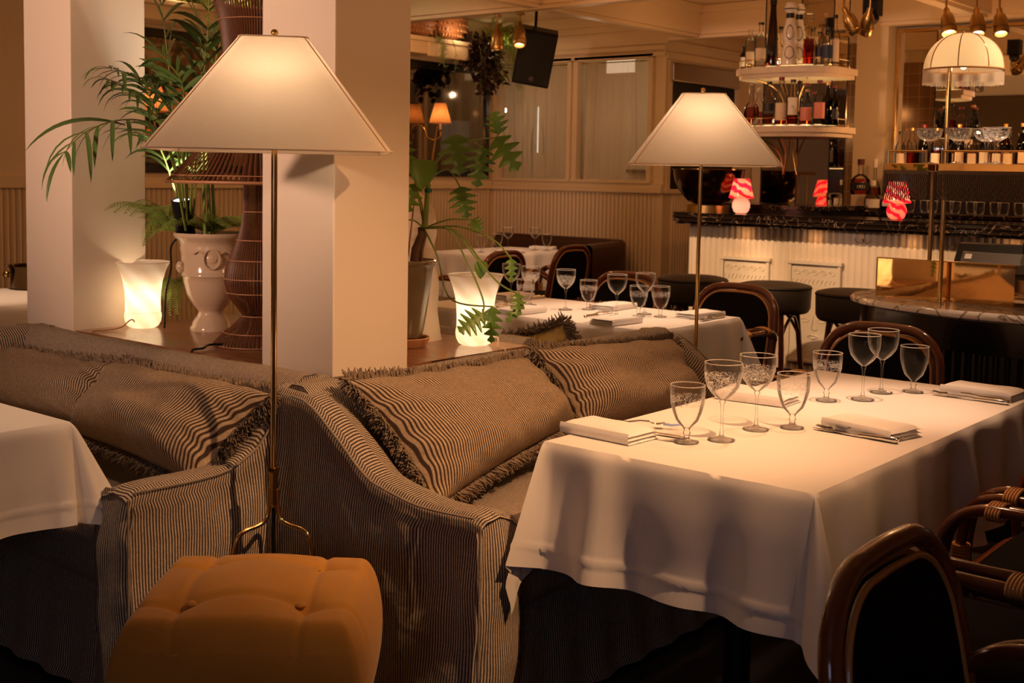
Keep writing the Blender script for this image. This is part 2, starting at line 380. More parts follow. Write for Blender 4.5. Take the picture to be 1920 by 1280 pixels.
CERAM = mat('glazed_cream_ceramic', (.62, .49, .35), .14, var=.06, scale=5, coat=.4)
POT = mat('mottled_glazed_pot', (.17, .125, .07), .22, var=.45, scale=7, coat=.4)
TERRA = mat('terracotta', (.45, .22, .11), .8, var=.15)
SOIL = mat('soil', (.03, .02, .012), .95, var=.4, scale=60)
STONE = mat('white_stone', (.80, .72, .62), .3, var=.1, scale=4, bump=.5, bscale=14)
LEAF = mat('palm_leaf', (.07, .14, .03), .45, var=.35, scale=6, coat=.1)
LEAFL = mat('bright_leaf', (.10, .20, .018), .4, var=.35, scale=7, coat=.15)
FERN = mat('fern_leaf', (.20, .29, .05), .6, var=.35, scale=9)
LEAFD = mat('purple_dark_leaf', (.035, .018, .016), .4, var=.6, scale=9, coat=.2)
LEAFY = mat('lime_trailing_leaf', (.26, .30, .04), .6, var=.3, scale=12)
STEM = mat('green_stem', (.20, .27, .05), .5, var=.2)
BARK = mat('bark_stem', (.12, .06, .03), .8, var=.4, scale=30, bump=.6, bscale=50)
BLACKP = mat('black_plastic', (.004, .004, .0045), .5, spec=.25, var=.1)
GREYP = mat('grey_plastic', (.10, .09, .085), .35, var=.1)
STEEL = mat('brushed_steel', (.45, .40, .34), .3, 1.0, var=.12, scale=6, stretch=(1, 1, 20))
BMARB = marble('black_marble', (.010, .006, .005), (.30, .22, .17), 7, .1, .012)
WMARB = marble('white_marble', (.84, .76, .66), (.16, .12, .10), 5, .12, .035)
BWOOD = mat('black_lacquer', (.010, .009, .009), .2, var=.1, coat=.3)
MIRROR = mat('mirror', (.82, .76, .66), .02, 1.0, var=.01)
SMOKE = mat('smoky_mirror', (.30, .25, .19), .05, 1.0, var=.04)
TILE = None
BULB = emis('bulb_glow', (1, .72, .42), 12); BULBS = emis('spot_glow', (1, .74, .42), 7); FLOOD = emis('flood_led', (1, .93, .82), 9)
CURT = sheer('sheer_curtain', (.62, .52, .42), .42)
BRAID = mat('twisted_fringe', (.15, .10, .065), .8, var=.25, scale=40)
CREAMF = mat('cream_fringe', (.80, .66, .52), .9, var=.08, scale=60)
CORK = mat('cork', (.50, .28, .12), .8, var=.15); CAPB = mat('black_cap', (.01, .01, .01), .35); CAPR = mat('red_cap', (.22, .02, .02), .4)
CAPG = mat('gold_cap', (.55, .33, .10), .3, .8); PAPER = mat('cream_label', (.78, .62, .42), .6, var=.06, scale=50); PAPERW = mat('white_label', (.85, .78, .66), .6, var=.04, scale=50)
LBLUE = mat('dark_blue_label', (.02, .035, .08), .5); LBLK = mat('black_label', (.012, .012, .012), .5); LPNK = mat('pink_label', (.75, .25, .18), .5); LGRN = mat('green_label', (.06, .10, .03), .5)
LTEAL = mat('teal_label', (.12, .38, .45), .5)
PORC = mat('white_porcelain', (.85, .75, .62), .2, coat=.3, var=.03)
def tile_mat():
    m, nt, b, out = _new('brown_wall_tile'); b.inputs['Roughness'].default_value = .15
    tc = N(nt, 'ShaderNodeTexCoord'); mp = N(nt, 'ShaderNodeMapping'); nt.links.new(tc.outputs['UV'], mp.inputs[0])
    br = N(nt, 'ShaderNodeTexBrick'); br.offset = 0; br.inputs['Scale'].default_value = 1; br.inputs['Mortar Size'].default_value = .004
    br.inputs['Brick Width'].default_value = .11; br.inputs['Row Height'].default_value = .11
    br.inputs['Color1'].default_value = (.30, .17, .075, 1); br.inputs['Color2'].default_value = (.24, .13, .06, 1); br.inputs['Mortar'].default_value = (.45, .30, .18, 1)
    nt.links.new(mp.outputs[0], br.inputs['Vector']); nt.links.new(br.outputs[0], b.inputs['Base Color']); return m
TILE = tile_mat()

# ================================================================== the room
CZ = 2.9
struct('floor', MB().box(-3, 11.2, -3, 8.1, -.05, 0), FLOOR, smooth=None)
struct('ceiling', MB().box(-3, 11.2, -3, 8.1, CZ, CZ+.06), CEIL, smooth=None)
struct('wall_back', MB().box(-3.1, -3, -3, 8.1, 0, CZ), PAINT, smooth=None)
struct('wall_right', MB().box(-3, 11.2, -3.1, -3, 0, CZ), PAINT, smooth=None)
bm_ = MB()
def beam(x0, x1, y0, y1, z0=2.62):
    b = MB(); b.box(x0, x1, y0, y1, z0+.03, CZ-.002)
    if x1-x0 < y1-y0: b.box(x0-.03, x1+.03, y0, y1, CZ-.07, CZ-.003)
    else: b.box(x0, x1, y0-.03, y1+.03, CZ-.07, CZ-.003)
    b.box(x0+.02, x1-.02, y0+.02, y1-.02, z0, z0+.03)
    return b
TR = 1
for (x0, x1, y0, y1) in ((6.93, 7.07, -3, 7.9), (4.6, 4.74, -3, 7.9), (9.15, 9.29, -3, 5.85)):
    struct('trim_%d' % TR, beam(x0, x1, y0, y1), CEIL, smooth=None, bevel=.004); TR += 1
for yy in (5.46, 3.0, 0.6):
    for (a, b) in ((2.3, 4.6), (4.74, 6.93), (7.07, 9.15)):
        struct('trim_%d' % TR, beam(a+.002, b-.002, yy, yy+.14), CEIL, smooth=None, bevel=.004); TR += 1

def fluted(fixed, a, b, z0, z1, axis, depth, pitch=.045, out=-1, base=0.02):
    # upright half-round reeds over a flat panel; axis: the coordinate it runs along
    mb = MB(); n = max(1, int(round((b-a)/pitch))); p = (b-a)/n
    prof = []
    for i in range(n):
        for k in range(5):
            t = k/4*pi
            prof.append((a+p*(i+.5)-p*.46*cos(t), depth*sin(t)))
    V = []; F = []
    for zz in (z0, z1):
        for (s, d) in prof:
            q = fixed + out*d
            V.append((s, q, zz) if axis == 'x' else (q, s, zz))
    m = len(prof)
    for i in range(m-1): F.append((i, i+1, m+i+1, m+i))
    F.append(tuple(range(m, 2*m)))
    mb.add(V, F)
    q0, q1 = fixed, fixed - out*base
    lo, hi = min(q0, q1), max(q0, q1)
    if axis == 'x': mb.box(a, b, lo, hi, z0, z1)
    else: mb.box(lo, hi, a, b, z0, z1)
    return mb

# ---- wall with the two curtained windows (x = 9.3)
WX = 9.3
wy = [(6.985, 7.86), (6.062, 6.885)]
mb = MB()
mb.box(WX, WX+.12, 5.91, 8.1, 0, 1.32); mb.box(WX, WX+.12, 5.91, 8.1, 2.5, CZ)
mb.box(WX, WX+.12, 7.87, 8.1, 1.32, 2.5); mb.box(WX, WX+.12, 6.89, 6.98, 1.32, 2.5); mb.box(WX, WX+.12, 5.91, 6.055, 1.32, 2.5)
struct('wall_far', mb, PAINT, smooth=None)
struct('wall_far.001', fluted(WX-.002, 5.98, 7.93, .12, 1.26, 'y', .012), PAINT, smooth=60)
mb = MB()
for (z0, z1, d) in ((1.26, 1.30, .03), (1.30, 1.345, .02), (2.5, 2.54, .014), (2.56, 2.60, .02), (2.74, 2.80, .03), (2.80, 2.9, .05)):
    mb.box(WX-.016-d, WX-.002, 5.90, 7.93, z0, z1)
struct('trim_%d' % TR, mb, PAINT, smooth=None, bevel=.003); TR += 1
struct('baseboard_far', MB().box(WX-.05, WX-.016, 5.92, 7.93, 0, .12), PAINT, smooth=None, bevel=.004)
for i, (a, b) in enumerate(wy):
    w_ = struct('window_%d' % (i+1), MB().box(WX+.09, WX+.10, a, b, 1.36, 2.5), PANE, smooth=None)
    f = MB(); t = .035
    f.box(WX-.03, WX+.04, a-t, a+.012, 1.345, 2.5); f.box(WX-.03, WX+.04, b-.012, b+t, 1.345, 2.5)
    f.box(WX-.03, WX+.04, a-t, b+t, 2.488, 2.53); f.box(WX-.05, WX+.06, a-t-.01, b+t+.01, 1.345, 1.375)
    f.build('window_frame', PAINT, w_, smooth=None, bevel=.003)
# corridor seen through the sheers
mb = MB(); mb.box(10.75, 10.8, 5.97, 8.05, 0, 2.7); mb.box(9.42, 10.8, 8.0, 8.05, 0, 2.7)
struct('wall_passage', mb, PAINT, smooth=None)
def curtain(y0, y1, z0, z1, x, name, label, wv, top):
    n = 150
    def fn(u, v):
        y = lerp(y0, y1, u); amp = .030+.016*nz(u*9, 3, wv)
        d = amp*sin(u*2*pi*wv*.8+3.4*nz(u*3, v*.5, wv)*2) + .008*nz(u*50, v*2, 1)
        return (x+d, y, lerp(z0, z1, v))
    t = MB().grid(fn, n, 14); o = t.build(name, CURT, smooth=180)
    tag(o, label, 'curtain')
    return o
c1 = curtain(7.0, 7.85, 1.38, 2.47, WX+.055, 'sheer_curtain', 'sheer pale curtain in the left window, behind the black loudspeaker', 7, 0)
c2 = curtain(6.075, 6.875, 1.38, 2.475, WX+.055, 'sheer_curtain', 'sheer pale curtain in the right window, beside the corner of the room', 7.5, 0)
for c_, a, b in ((c1, 7.0, 7.85), (c2, 6.075, 6.875)):
    MB().tube([(WX+.055, a-.01, 2.475), (WX+.055, b+.01, 2.475)], .006, 6).build('curtain_rod', BRASS, c_)
# lamps, a table and an added glow block seen dimly behind the curtains
g = thing('pendant_lamp', 'clear glass bottle-shaped lamp glinting behind the left sheer curtain', 'lamp', (9.95, 7.88, 1.62))
MB().shell([(.075, 0), (.075, .2), (.05, .28), (.02, .36), (.012, .52)], 20).build('glass', CLEAR, g)
MB().tube([(0, 0, .02), (0, 0, .5)], .008, 6).build('tube_bulb', emis('filament', (1, .85, .65), 1.2), g)
point(10.05, 7.3, 2.1, 3.0, (1, .72, .45), .02, 'passage_light'); point(10.2, 6.5, 2.3, 3.5, (1, .72, .45), .02, 'passage_light')
g = thing('shelf_cabinet', 'pale cabinet seen dimly through the right sheer curtain', 'cabinet', (10.5, 6.75, 0))
MB().box(-.14, .14, -.25, .25, 0, 1.45).build('body', PAINT, g, smooth=None); MB().box(-.16, .16, -.27, .27, 1.45, 1.48).build('top', GREYP, g, smooth=None)
MB().box(-.15, -.142, -.23, .23, .1, 1.4).build('door', PAINT, g, smooth=None)

g = thing('ceiling_lamp', 'pale square lamp glowing behind the top of the right sheer curtain', 'lamp', (10.1, 6.95, 2.52))
MB().box(-.02, .02, -.16, .16, -.07, .07).build('diffuser', emis('soft_glow', (1, .66, .38), .9), g, smooth=None); MB().tube([(0, 0, .07), (0, 0, .375)], .01, 6).build('stem', BRASS, g)
g = thing('pale_glow_block', 'soft white glowing block added behind the right sheer curtain', 'lamp', (10.3, 6.45, 1.85))  # made-up glowing block giving a soft white patch behind the sheer
MB().box(-.1, .1, -.14, .16, -.2, .16).build('shade', emis('pale_block_glow', (1, .70, .48), .30), g, smooth=None, bevel=.04); MB().tube([(0, 0, .16), (0, 0, 1.0)], .006, 6).build('cord', BLACKP, g)
# ---- recess wall (y = 5.91) with the steel roller hood
mb = MB(); mb.box(9.42, 11.2, 5.91, 5.97, 0, 1.3); mb.box(9.42, 11.2, 5.91, 5.97, 2.45, CZ); mb.box(10.62, 11.2, 5.91, 5.97, 1.3, 2.45)
mb.box(9.3, 9.42, 5.905, 5.91, 0, CZ)
struct('wall_recess', mb, PAINT, smooth=None)
struct('wall_recess.001', fluted(5.905, 9.45, 10.7, .1, 1.26, 'x', .010), PAINT, smooth=60)
mb = MB()
for (z0, z1, d) in ((1.26, 1.30, .03), (2.48, 2.54, .012), (2.62, 2.64, .012), (2.78, 2.9, .05)): mb.box(9.3, 10.95, 5.90-d, 5.904, z0, z1)
struct('trim_%d' % TR, mb, PAINT, smooth=None, bevel=.003); TR += 1
struct('wall_recess_side', MB().box(10.95, 11.1, 3.9, 5.9, 0, CZ), PAINT, smooth=None)
g = thing('serving_hatch', 'dark serving hatch with a brushed steel hood on the recess wall', 'serving hatch', (10.0, 5.9, 1.3))
MB().box(-.62, .62, .03, .06, 0, 1.14).build('opening', BLACKP, g, smooth=None)  # black sheet stands in for the dark inside the opening
MB().box(-.62, .6, -.03, .028, .98, 1.15).build('hood', STEEL, g, smooth=None, bevel=.01)
f = MB(); f.box(-.66, -.62, -.01, .028, 0, 1.17); f.box(.6, .64, -.01, .028, 0, 1.17); f.build('frame', PAINT, g, smooth=None)

# ---- left far wall (y = 7.94): mirrors, ledge, trailing plants
LY = 7.94
struct('wall_left', MB().box(-3, 9.3, LY, 8.1, 0, CZ), PAINT, smooth=None)
struct('wall_left.001', fluted(LY-.002, 2.2, 9.25, .12, 1.26, 'x', .012), PAINT, smooth=60)
mb = MB()
for (z0, z1, d) in ((1.26, 1.30, .03), (1.30, 1.34, .02)): mb.box(2.2, WX-.05, LY-.016-d, LY-.002, z0, z1)
struct('trim_%d' % TR, mb, PAINT, smooth=None, bevel=.003); TR += 1
mb = MB(); mb.box(5.0, WX-.055, LY-.30, LY-.003, 2.49, 2.60); mb.box(4.98, WX-.055, LY-.34, LY-.003, 2.60, 2.64); mb.box(8.0, 8.8, LY-.33, LY-.30, 2.47, 2.60)
struct('trim_%d' % TR, mb, PAINT, smooth=None, bevel=.006); TR += 1
for i, (a, b) in enumerate(((7.95, 9.19), (6.55, 7.75), (5.05, 6.35))):
    g = thing('wall_mirror', ['dark framed wall mirror behind the right-hand brass wall lamp', 'dark framed wall mirror hidden behind the pillar and wicker lamp', 'dark framed wall mirror behind the palm leaves'][i], 'mirror', ((a+b)/2, LY-.003, 1.38))
    hw = (b-a)/2
    MB().box(-hw+.05, hw-.05, -.02, -.012, .05, 1.03).build('mirror_glass', SMOKE, g, smooth=None)
    f = MB(); f.box(-hw, -hw+.06, -.04, -.001, 0, 1.08); f.box(hw-.06, hw, -.04, -.001, 0, 1.08); f.box(-hw+.06, hw-.06, -.04, -.001, 0, .06); f.box(-hw+.06, hw-.06, -.04, -.001, 1.01, 1.08)
    f.build('frame', BWOOD, g, smooth=None, bevel=.004)
# sconces
def sconce(x, y, z, label):
    g = thing('wall_lamp', label, 'wall lamp', (x, y, z), 0, 'brass wall lamps with pleated shades')
    MB().shell([(.105, 0), (.098, .03), (.052, .19)], 40).build('lamp_shade', PLEAT, g)
    r_ = MB(); r_.tube([(.106*cos(2*pi*i/40), .106*sin(2*pi*i/40), 0) for i in range(40)], .003, 5, True); r_.tube([(.053*cos(2*pi*i/30), .053*sin(2*pi*i/30), .19) for i in range(30)], .003, 5, True)
    r_.build('shade_trim', mat('brown_braid', (.12, .04, .02), .7), g)
    MB().lathe([(.012, -.06), (.012, .04), (.001, .04)], 12).build('candle_sleeve', PAPERW, g)
    a = MB(); a.lathe([(.004, -.075), (.02, -.068), (.022, -.06), (.001, -.06)], 14)
    a.tube(catmull([(0, 0, -.07), (.0, .0, -.12), (-.05, .03, -.155), (-.11, .06, -.13), (-.13, .08, -.06), (-.18, .11, -.02), (-.23, .15, -.05), (-.24, .18, -.11)], 8), .006, 8)
    a.build('arm', ABRASS, g)
    MB().lathe([(.001, -.012), (.035, -.01), (.04, 0), (.035, .01), (.001, .012)], 18).build('wall_plate', ABRASS, g, loc=(-.24, .187, -.11), rot=(pi/2, 0, 0))
    point(x, y, z+.07, 1.2, WARM, .015, 'wall_lamp_bulb')
sconce(8.30, 7.745, 1.875, 'brass wall lamp with pleated orange shade and curled arm, right of the middle pillar')
sconce(5.20, 7.745, 1.83, 'brass wall lamp with pleated shade glimpsed beside the left pillar among palm leaves')
sconce(5.66, 7.745, 1.85, 'brass wall lamp with pleated shade mostly hidden behind the large lamp shade and palm')
# far end wall behind the bar (x = 9.4)
mb = MB(); mb.box(9.4, 9.5, -3, 4.95, 0, CZ); mb.box(9.5, 10.95, 4.90, 4.95, 0, CZ); struct('wall_bar', mb, PAINT, smooth=None)
struct('wall_bar.001', MB().box(9.38, 9.398, 4.02, 4.94, 1.1, 2.52), TILE, smooth=None)
struct('wall_bar.002', MB().box(9.2, 9.398, 3.80, 4.06, 0, CZ), PAINT, smooth=None, bevel=.004)
g = thing('bar_mirror', 'large brass-framed mirror on the wall behind the bar', 'mirror', (9.39, 2.2, 1.2))
MB().box(-.02, -.01, -2.2, 1.58, .0, 1.38).build('mirror_glass', MIRROR, g, smooth=None)
f = MB(); f.box(-.04, 0, 1.575, 1.598, -.02, 1.41); f.box(-.04, 0, -2.2, 1.575, 1.38, 1.41); f.build('frame', BRASS, g, smooth=None, bevel=.003)

# ---- pillars
for i, (x, y) in enumerate(((2.415, 2.68), (2.415, 4.13))):
    struct('column_%d' % (i+1) if False else 'trim_%d' % TR, MB().box(x, x+.318, y, y+.335, 0, CZ-.001), COLPAINT, smooth=None, bevel=.004); TR += 1
# ---- walnut planter board between the pillars
mb = MB()
mb.box(2.425, 2.935, 3.017, 4.128, .765, .80); mb.box(2.735, 3.365, 2.69, 3.015, .765, .80); mb.box(2.935, 3.365, 3.015, 4.14, .765, .80)
g = thing('planter_board', 'walnut board around the pillars, carrying the glowing lamps and pots', 'shelf', (0, 0, 0))
mb.build('board', LEDGE, g, smooth=None)
MB().box(2.52, 3.3, 3.08, 4.05, 0, .764).build('cabinet_body', BWOOD, g, smooth=None)

# ---- ceiling spotlights with brass heads
def spot_head(x, y, z, tilt, az, label, lit=True, s=1.0):
    g = thing('ceiling_spotlight_head', label, 'spotlight', (x, y, z), az, 'brass ceiling spotlights')
    st = MB(); st.lathe([(.03*s, -.012), (.03*s, 0), (.001, 0)], 16); st.tube([(0, 0, -.005), (0, 0, -.07*s)], .006*s, 8)
    st.build('stem', ABRASS, g)
    h = MB(); h.shell([(.010*s, 0), (.016*s, -.01*s), (.018*s, -.035*s), (.030*s, -.050*s), (.038*s, -.072*s), (.041*s, -.10*s), (.042*s, -.122*s), (.047*s, -.125*s), (.047*s, -.137*s), (.044*s, -.14*s), (.044*s, -.165*s), (.040*s, -.172*s), (.035*s, -.172*s), (.031*s, -.14*s)], 24)
    ho = h.build('lamp_head', ABRASS, g, loc=(0, 0, -.06*s), rot=(tilt, 0, 0))
    d = MB(); d.lathe([(.031*s, -.150*s), (.001, -.151*s)], 18); d.build('lens', BULBS if lit else BLACKP, ho)
for (x, y, z, t, a, lab, lit) in ((7.585, 3.446, 2.62, .5, -2.2, 'left one of the two brass spotlights above the bottle tower, turned away', False),
        (7.675, 3.304, 2.62, .55, -.9, 'right one of the two brass spotlights above the bottle tower, beside the black camera', False),
        (7.822, 2.854, 2.60, .45, 2.25, 'leftmost of three lit brass spotlights above the dome lamp', True),
        (7.924, 2.695, 2.60, .42, 2.1, 'middle one of three lit brass spotlights above the dome lamp', True),
        (8.001, 2.576, 2.60, .42, 2.1, 'rightmost of three lit brass spotlights above the dome lamp', True),
        (7.03, 5.98, 2.615, .0, 0, 'brass spotlight hanging straight down before the lime trailing plant', True),
        (7.03, 5.757, 2.615, .35, 2.2, 'tilted brass spotlight hanging beside the black loudspeaker', True),
        (6.6, 4.75, 2.895, .0, 0, 'brass spotlight cut by the top edge above the right window', True)):
    spot_head(x, y, z, t, a, lab, lit, 1.12)
o = MB().box(-.05, .05, -.05, .05, 0, .13).ball((0, 0, -.015), .045, 16).build('security_camera', BLACKP, smooth=40, loc=(7.85, 3.36, 2.52)); tag(o, 'small black dome camera at the ceiling between two brass spotlights', 'camera')
# ---- loudspeaker
g = thing('loudspeaker', 'black loudspeaker tilted down from the ceiling beside the left window', 'loudspeaker', (7.62, 6.08, 2.36))
b = MB().box(-.11, .11, -.15, .15, -.22, .22); q = b.build('cabinet', BLACKP, g, smooth=None, bevel=.012, rot=(radians(10), radians(-16), radians(38)))
MB().box(-.116, -.111, -.135, .135, -.20, .20).build('grille', mat('black_mesh', (.008, .008, .009), .7), q, smooth=None, bevel=.002)
MB().lathe([(.02, 0), (.02, .003), (.001, .003)], 16).build('badge', GREYP, q, loc=(-.117, 0, -.16), rot=(0, -pi/2, 0))
MB().tube([(0, 0, .2), (.02, 0, .535)], .012, 8).build('bracket', BLACKP, g)

# ================================================================== banquettes
PR = [(0, .80), (.10, .792), (.15, .78), (.25, .715), (.38, .622), (.45, .597), (.57, .577), (.74, .580), (.85, .588), (.9, .578)]
PL = [(0, .80), (.10, .79), (.17, .765), (.245, .69), (.29, .64), (.383, .597), (.49, .588), (.71, .590), (.78, .58)]
def sofa(name, label, M, L, Dp, prof, arms=(True, True), z0=.02, seed=1, ret=None):
    """M maps (a along, b depth from the back, z) to the room."""
    g = thing(name, label, 'sofa', M(L/2, Dp/2, 0))
    org = Vector(M(L/2, Dp/2, 0))
    def W(a, b, z): return Vector(M(a, b, z)) - org
    def arm(flip):
        t = MB(); nb = 46; A = (lambda a: L-a) if flip else (lambda a: a)
        def sec(b):
            zt = smooth_interp(prof, b)
            return [(-.035, z0), (-.015, .25), (-.004, zt*.75), (0, zt-.035), (.004, zt-.012), (.02, zt+.004), (.07, zt+.008), (.115, zt-.008), (.145, zt-.035), (.155, zt-.07), (.155, .28)]
        ns = 10; sub = 4
        def fn(u, v):
            b = Dp*u; s = sec(b); k = min(int(v*ns), ns-1); t_ = v*ns-k
            a = lerp(s[k][0], s[k+1][0], t_); z = lerp(s[k][1], s[k+1][1], t_)
            wr = .016*nz(b*5+seed, z*4, seed) + .007*nz(b*16, z*9, seed+3) + .018*max(0, (.55-z))*sin(b*11+z*6)
            z -= .02*max(0, (u-.93)/.07)**2*(1 if k > 2 else .5)
            if k < 3: a -= wr*1.3
            else: z += wr*.3
            return W(A(a), b + (.012*sin(z*9) if k < 3 else 0), z)
        t.grid(fn, nb, ns*sub, lambda u, v: (Dp*u + .012*nz(v*6, u*3, seed), v))
        e0 = [W(A(a), .0, z) for a, z in sec(0)]; t.add(e0, [tuple(range(len(e0)))])
        s = sec(Dp); zt = s[5][1]
        def cap(u, v):
            a = lerp(-.035+.03*v, .155, u); z = z0 + (zt-.012-z0)*v - (.035*max(0, abs(2*u-1)-.5)/.5*max(0, (v-.85)/.15))
            return W(A(a), Dp + .022*sin(pi*u)*(1-v**6) - .012*v**8 + .01*nz(u*3, v*5, seed), z)
        t.grid(cap, 12, 30, lambda u, v: (u*.19 + .006*nz(v*9, u, seed+7), v))
        o = t.build('arm', TICK, g, smooth=75)
        p = [W(A(-.003), .08+(Dp-.1)*i/40, smooth_interp(prof, .08+(Dp-.1)*i/40)-.004) for i in range(41)]
        MB().tube(p, .0035, 6).build('piping', TICK, o)
        p = [W(A(-.012), Dp+.006, z0+(zt-z0-.02)*i/14) for i in range(15)]
        MB().tube(p, .0035, 6).build('piping', TICK, o)
    if arms[0]: arm(False)
    if arms[1]: arm(True)
    bs = [(0, z0), (-.003, .5), (0, .74), (.012, .79), (.045, .812), (.09, .812), (.13, .785), (.155, .73), (.19, .6), (.24, .42)]
    def back(u, v):
        a = .03 + (L-.06)*u; k = min(int(v*9), 8); t_ = v*9-k
        b = lerp(bs[k][0], bs[k+1][0], t_); z = lerp(bs[k][1], bs[k+1][1], t_)
        return W(a, b + .006*nz(a*4, z*5, seed), z + (.008*nz(a*3, seed, 0) + .003*nz(a*12, seed, 4) if k > 1 else 0))
    bk = MB().grid(back, 70, 27, lambda u, v: (L*u, v))
    for aa in (.03, L-.03):
        e0 = [W(aa, b+.0, z) for b, z in bs]; bk.add(e0, [tuple(range(len(e0)))], [[(b, z) for b, z in bs]])
    bk.build('backrest', TICK, g, smooth=75)
    e = .15
    def seat(u, v):
        a = lerp(e, L-e, u); q = [(.2, .40), (.2, .455), (.3, .465), (.5, .47), (Dp-.10, .468), (Dp-.03, .455), (Dp-.01, .42), (Dp-.012, .33), (Dp-.03, .30)]
        k = min(int(v*8), 7); t_ = v*8-k
        return W(a, lerp(q[k][0], q[k+1][0], t_), lerp(q[k][1], q[k+1][1], t_)+.006*nz(a*4, v*4, 2))
    MB().grid(seat, 50, 32, lambda u, v: (lerp(e, L-e, u), v)).build('seat_cushion', TICK, g, smooth=75)
    def skirt(u, v):
        a = lerp(.0, L, u); z = lerp(.015, .31, v)
        return W(a, Dp-.035+.03*(1-v)+.008*sin(a*38)*(1-v)+(.012 if v < .03 else 0), z)
    MB().grid(skirt, 90, 12, lambda u, v: (lerp(.0, L, u)+.004*nz(v*3, u*9), v)).build('skirt', TICK, g, smooth=75)
    if ret:
        # short return of the back along the far end
        def rb(u, v):
            b = lerp(.02, Dp+.1, u); k = min(int(v*9), 8); t_ = v*9-k
            a = L-.30 + .26 - lerp(bs[k][0], bs[k+1][0], t_)
            return W(a, b, lerp(bs[k][1], bs[k+1][1], t_)+.004)
        MB().grid(rb, 40, 27, lambda u, v: (lerp(0, Dp, u), v)).build('corner_backrest', TICK, g, smooth=75)
    return g
sofa('banquette_sofa', 'striped slipcovered banquette on the right, its low arm running behind the tall lamp base', lambda a, b, z: (2.17+a, 2.655-b, z), 1.95, .785, PR, seed=1)
sofa('banquette_sofa', 'striped slipcovered banquette on the left, below the left pillar and glowing lamp', lambda a, b, z: (2.405-b, 2.665+a, z), 1.72, .70, PL, (True, False), seed=5, ret=True)
sofa('banquette_sofa', 'striped banquette behind the planter board, only its pale back top showing', lambda a, b, z: (3.385+b, 2.72+a, z), 1.6, .8, PL, (False, False), seed=9)

# ------------------------------------------------------------------ pillows
def fringe(perim, length, n, seed, out_fn):
    rnd = random.Random(seed); t = MB()
    for i in range(n):
        s = (i+rnd.random())/n; p, o, nn = perim(s)
        d = (o*rnd.uniform(.6, 1.2) + nn*rnd.uniform(-.8, .8)).normalized()
        sd = o.cross(nn)*rnd.uniform(-.5, .5); Ln = length*rnd.uniform(.65, 1.15)
        q = [p + nn*rnd.uniform(-.006, .006), p + d*Ln*.5 + sd*Ln*.3, p + (d+sd)*Ln*.95 + Vector((0, 0, -.12))*Ln]
        t.tube(q, [.0032, .0038, .0016], 3, caps=False)
    return t
def pillow(name, label, TL, TR, BR, BL, thick, ang, seed, m=None, group='striped cushions with brushed fringe', fl=.038, nf=2500):
    TL, TR, BR, BL = map(Vector, (TL, TR, BR, BL)); c = (TL+TR+BR+BL)/4
    g = thing(name, label, 'cushion', c, 0, group)
    TL, TR, BR, BL = TL-c, TR-c, BR-c, BL-c
    nrm = ((TR-TL)+(BR-BL)).cross((TL-BL)+(TR-BR)).normalized()
    if nrm.dot(-c-Vector((0, 0, 0))+Vector((0, 0, H))) < 0: nrm = -nrm
    wd = ((TR-TL).length+(BR-BL).length)/2; hg = ((TL-BL).length+(TR-BR).length)/2
    def base(u, v):
        pu = .045*(1-(2*v-1)**2); pv = .05*(1-(2*u-1)**2)   # edges pull in between the corners
        uu = lerp(pu, 1-pu, u); vv = lerp(pv*.7, 1-pv, v)
        return (TL*(1-uu)+TR*uu)*vv + (BL*(1-uu)+BR*uu)*(1-vv)
    def bul(u, v):
        e = max(0, (1-abs(2*u-1)**3.2))*max(0, (1-abs(2*v-1)**3.2)); return e**.55
    def front(u, v):
        p = base(u, v); h = bul(u, v)
        ed = min(u, 1-u, v, 1-v)
        wr = .012*nz(u*3+seed, v*3, seed)+.010*nz(u*7+seed, v*5, 1)*(1-h*.5) + .004*sin((u*1.2+v)*34+4*nz(u*3, v*3, seed))*math.exp(-ed*14)
        return p + nrm*(thick*h*(.9+.35*(1-v)) + wr*h**.3*2.0) + Vector((0, 0, -.03))*sin(pi*v)*sin(pi*u)*.5
    def rear(u, v): return base(1-u, v) - nrm*thick*.35*bul(u, v)
    ca, sa = cos(ang), sin(ang)
    def uv(u, v):
        w_ = .011*nz(u*2.2+seed, v*2.2, 9)+.0012*nz(u*8, v*8, seed)
        return (u*wd*ca + v*hg*sa + w_, v)
    t = MB().grid(front, 72, 72, uv).grid(rear, 14, 14, uv)
    t.build('cushion_cover', m or TICKP, g, smooth=180)
    def perim(s):
        k = int(s*4) % 4; f = s*4-int(s*4)
        u, v, ou, ov = ((f, 1, 0, 1), (1, 1-f, 1, 0), (1-f, 0, 0, -1), (0, f, -1, 0))[k]
        e = (TR-TL).normalized(); up_ = (TL-BL).normalized(); o = e*ou + up_*ov
        return base(u, v), o.normalized(), nrm
    f = fringe(perim, fl, nf, seed, None).build('fringe_trim', FRINGE, g, smooth=180); f['kind'] = 'stuff'
    return g
pillow('fringed_cushion', 'large striped cushion left of the front table, its fringed corner at the sofa arm', (2.281, 2.47, 0.834), (3.112, 2.5, 0.801), (3.21, 2.36, 0.59), (2.355, 2.2, 0.501), .125, radians(4), 1)
pillow('fringed_cushion', 'striped cushion at the right end of the right banquette, below the second lamp', (3.116, 2.47, 0.835), (3.945, 2.44, 0.792), (3.74, 2.18, 0.589), (3.217, 2.36, 0.552), .125, radians(2), 2)
pillow('fringed_cushion', 'striped cushion leaning at the right end of the left banquette, behind the tall lamp pole', (2.2, 3.461, 0.778), (2.16, 2.646, 0.788), (1.98, 2.739, 0.535), (1.98, 3.388, 0.59), .15, radians(-8), 3)
pillow('fringed_cushion', 'striped cushion at the far left edge, partly behind the left table', (2.22, 4.469, 0.743), (2.22, 3.518, 0.766), (2.04, 3.33, 0.601), (2.05, 4.096, 0.551), .09, radians(-10), 4)
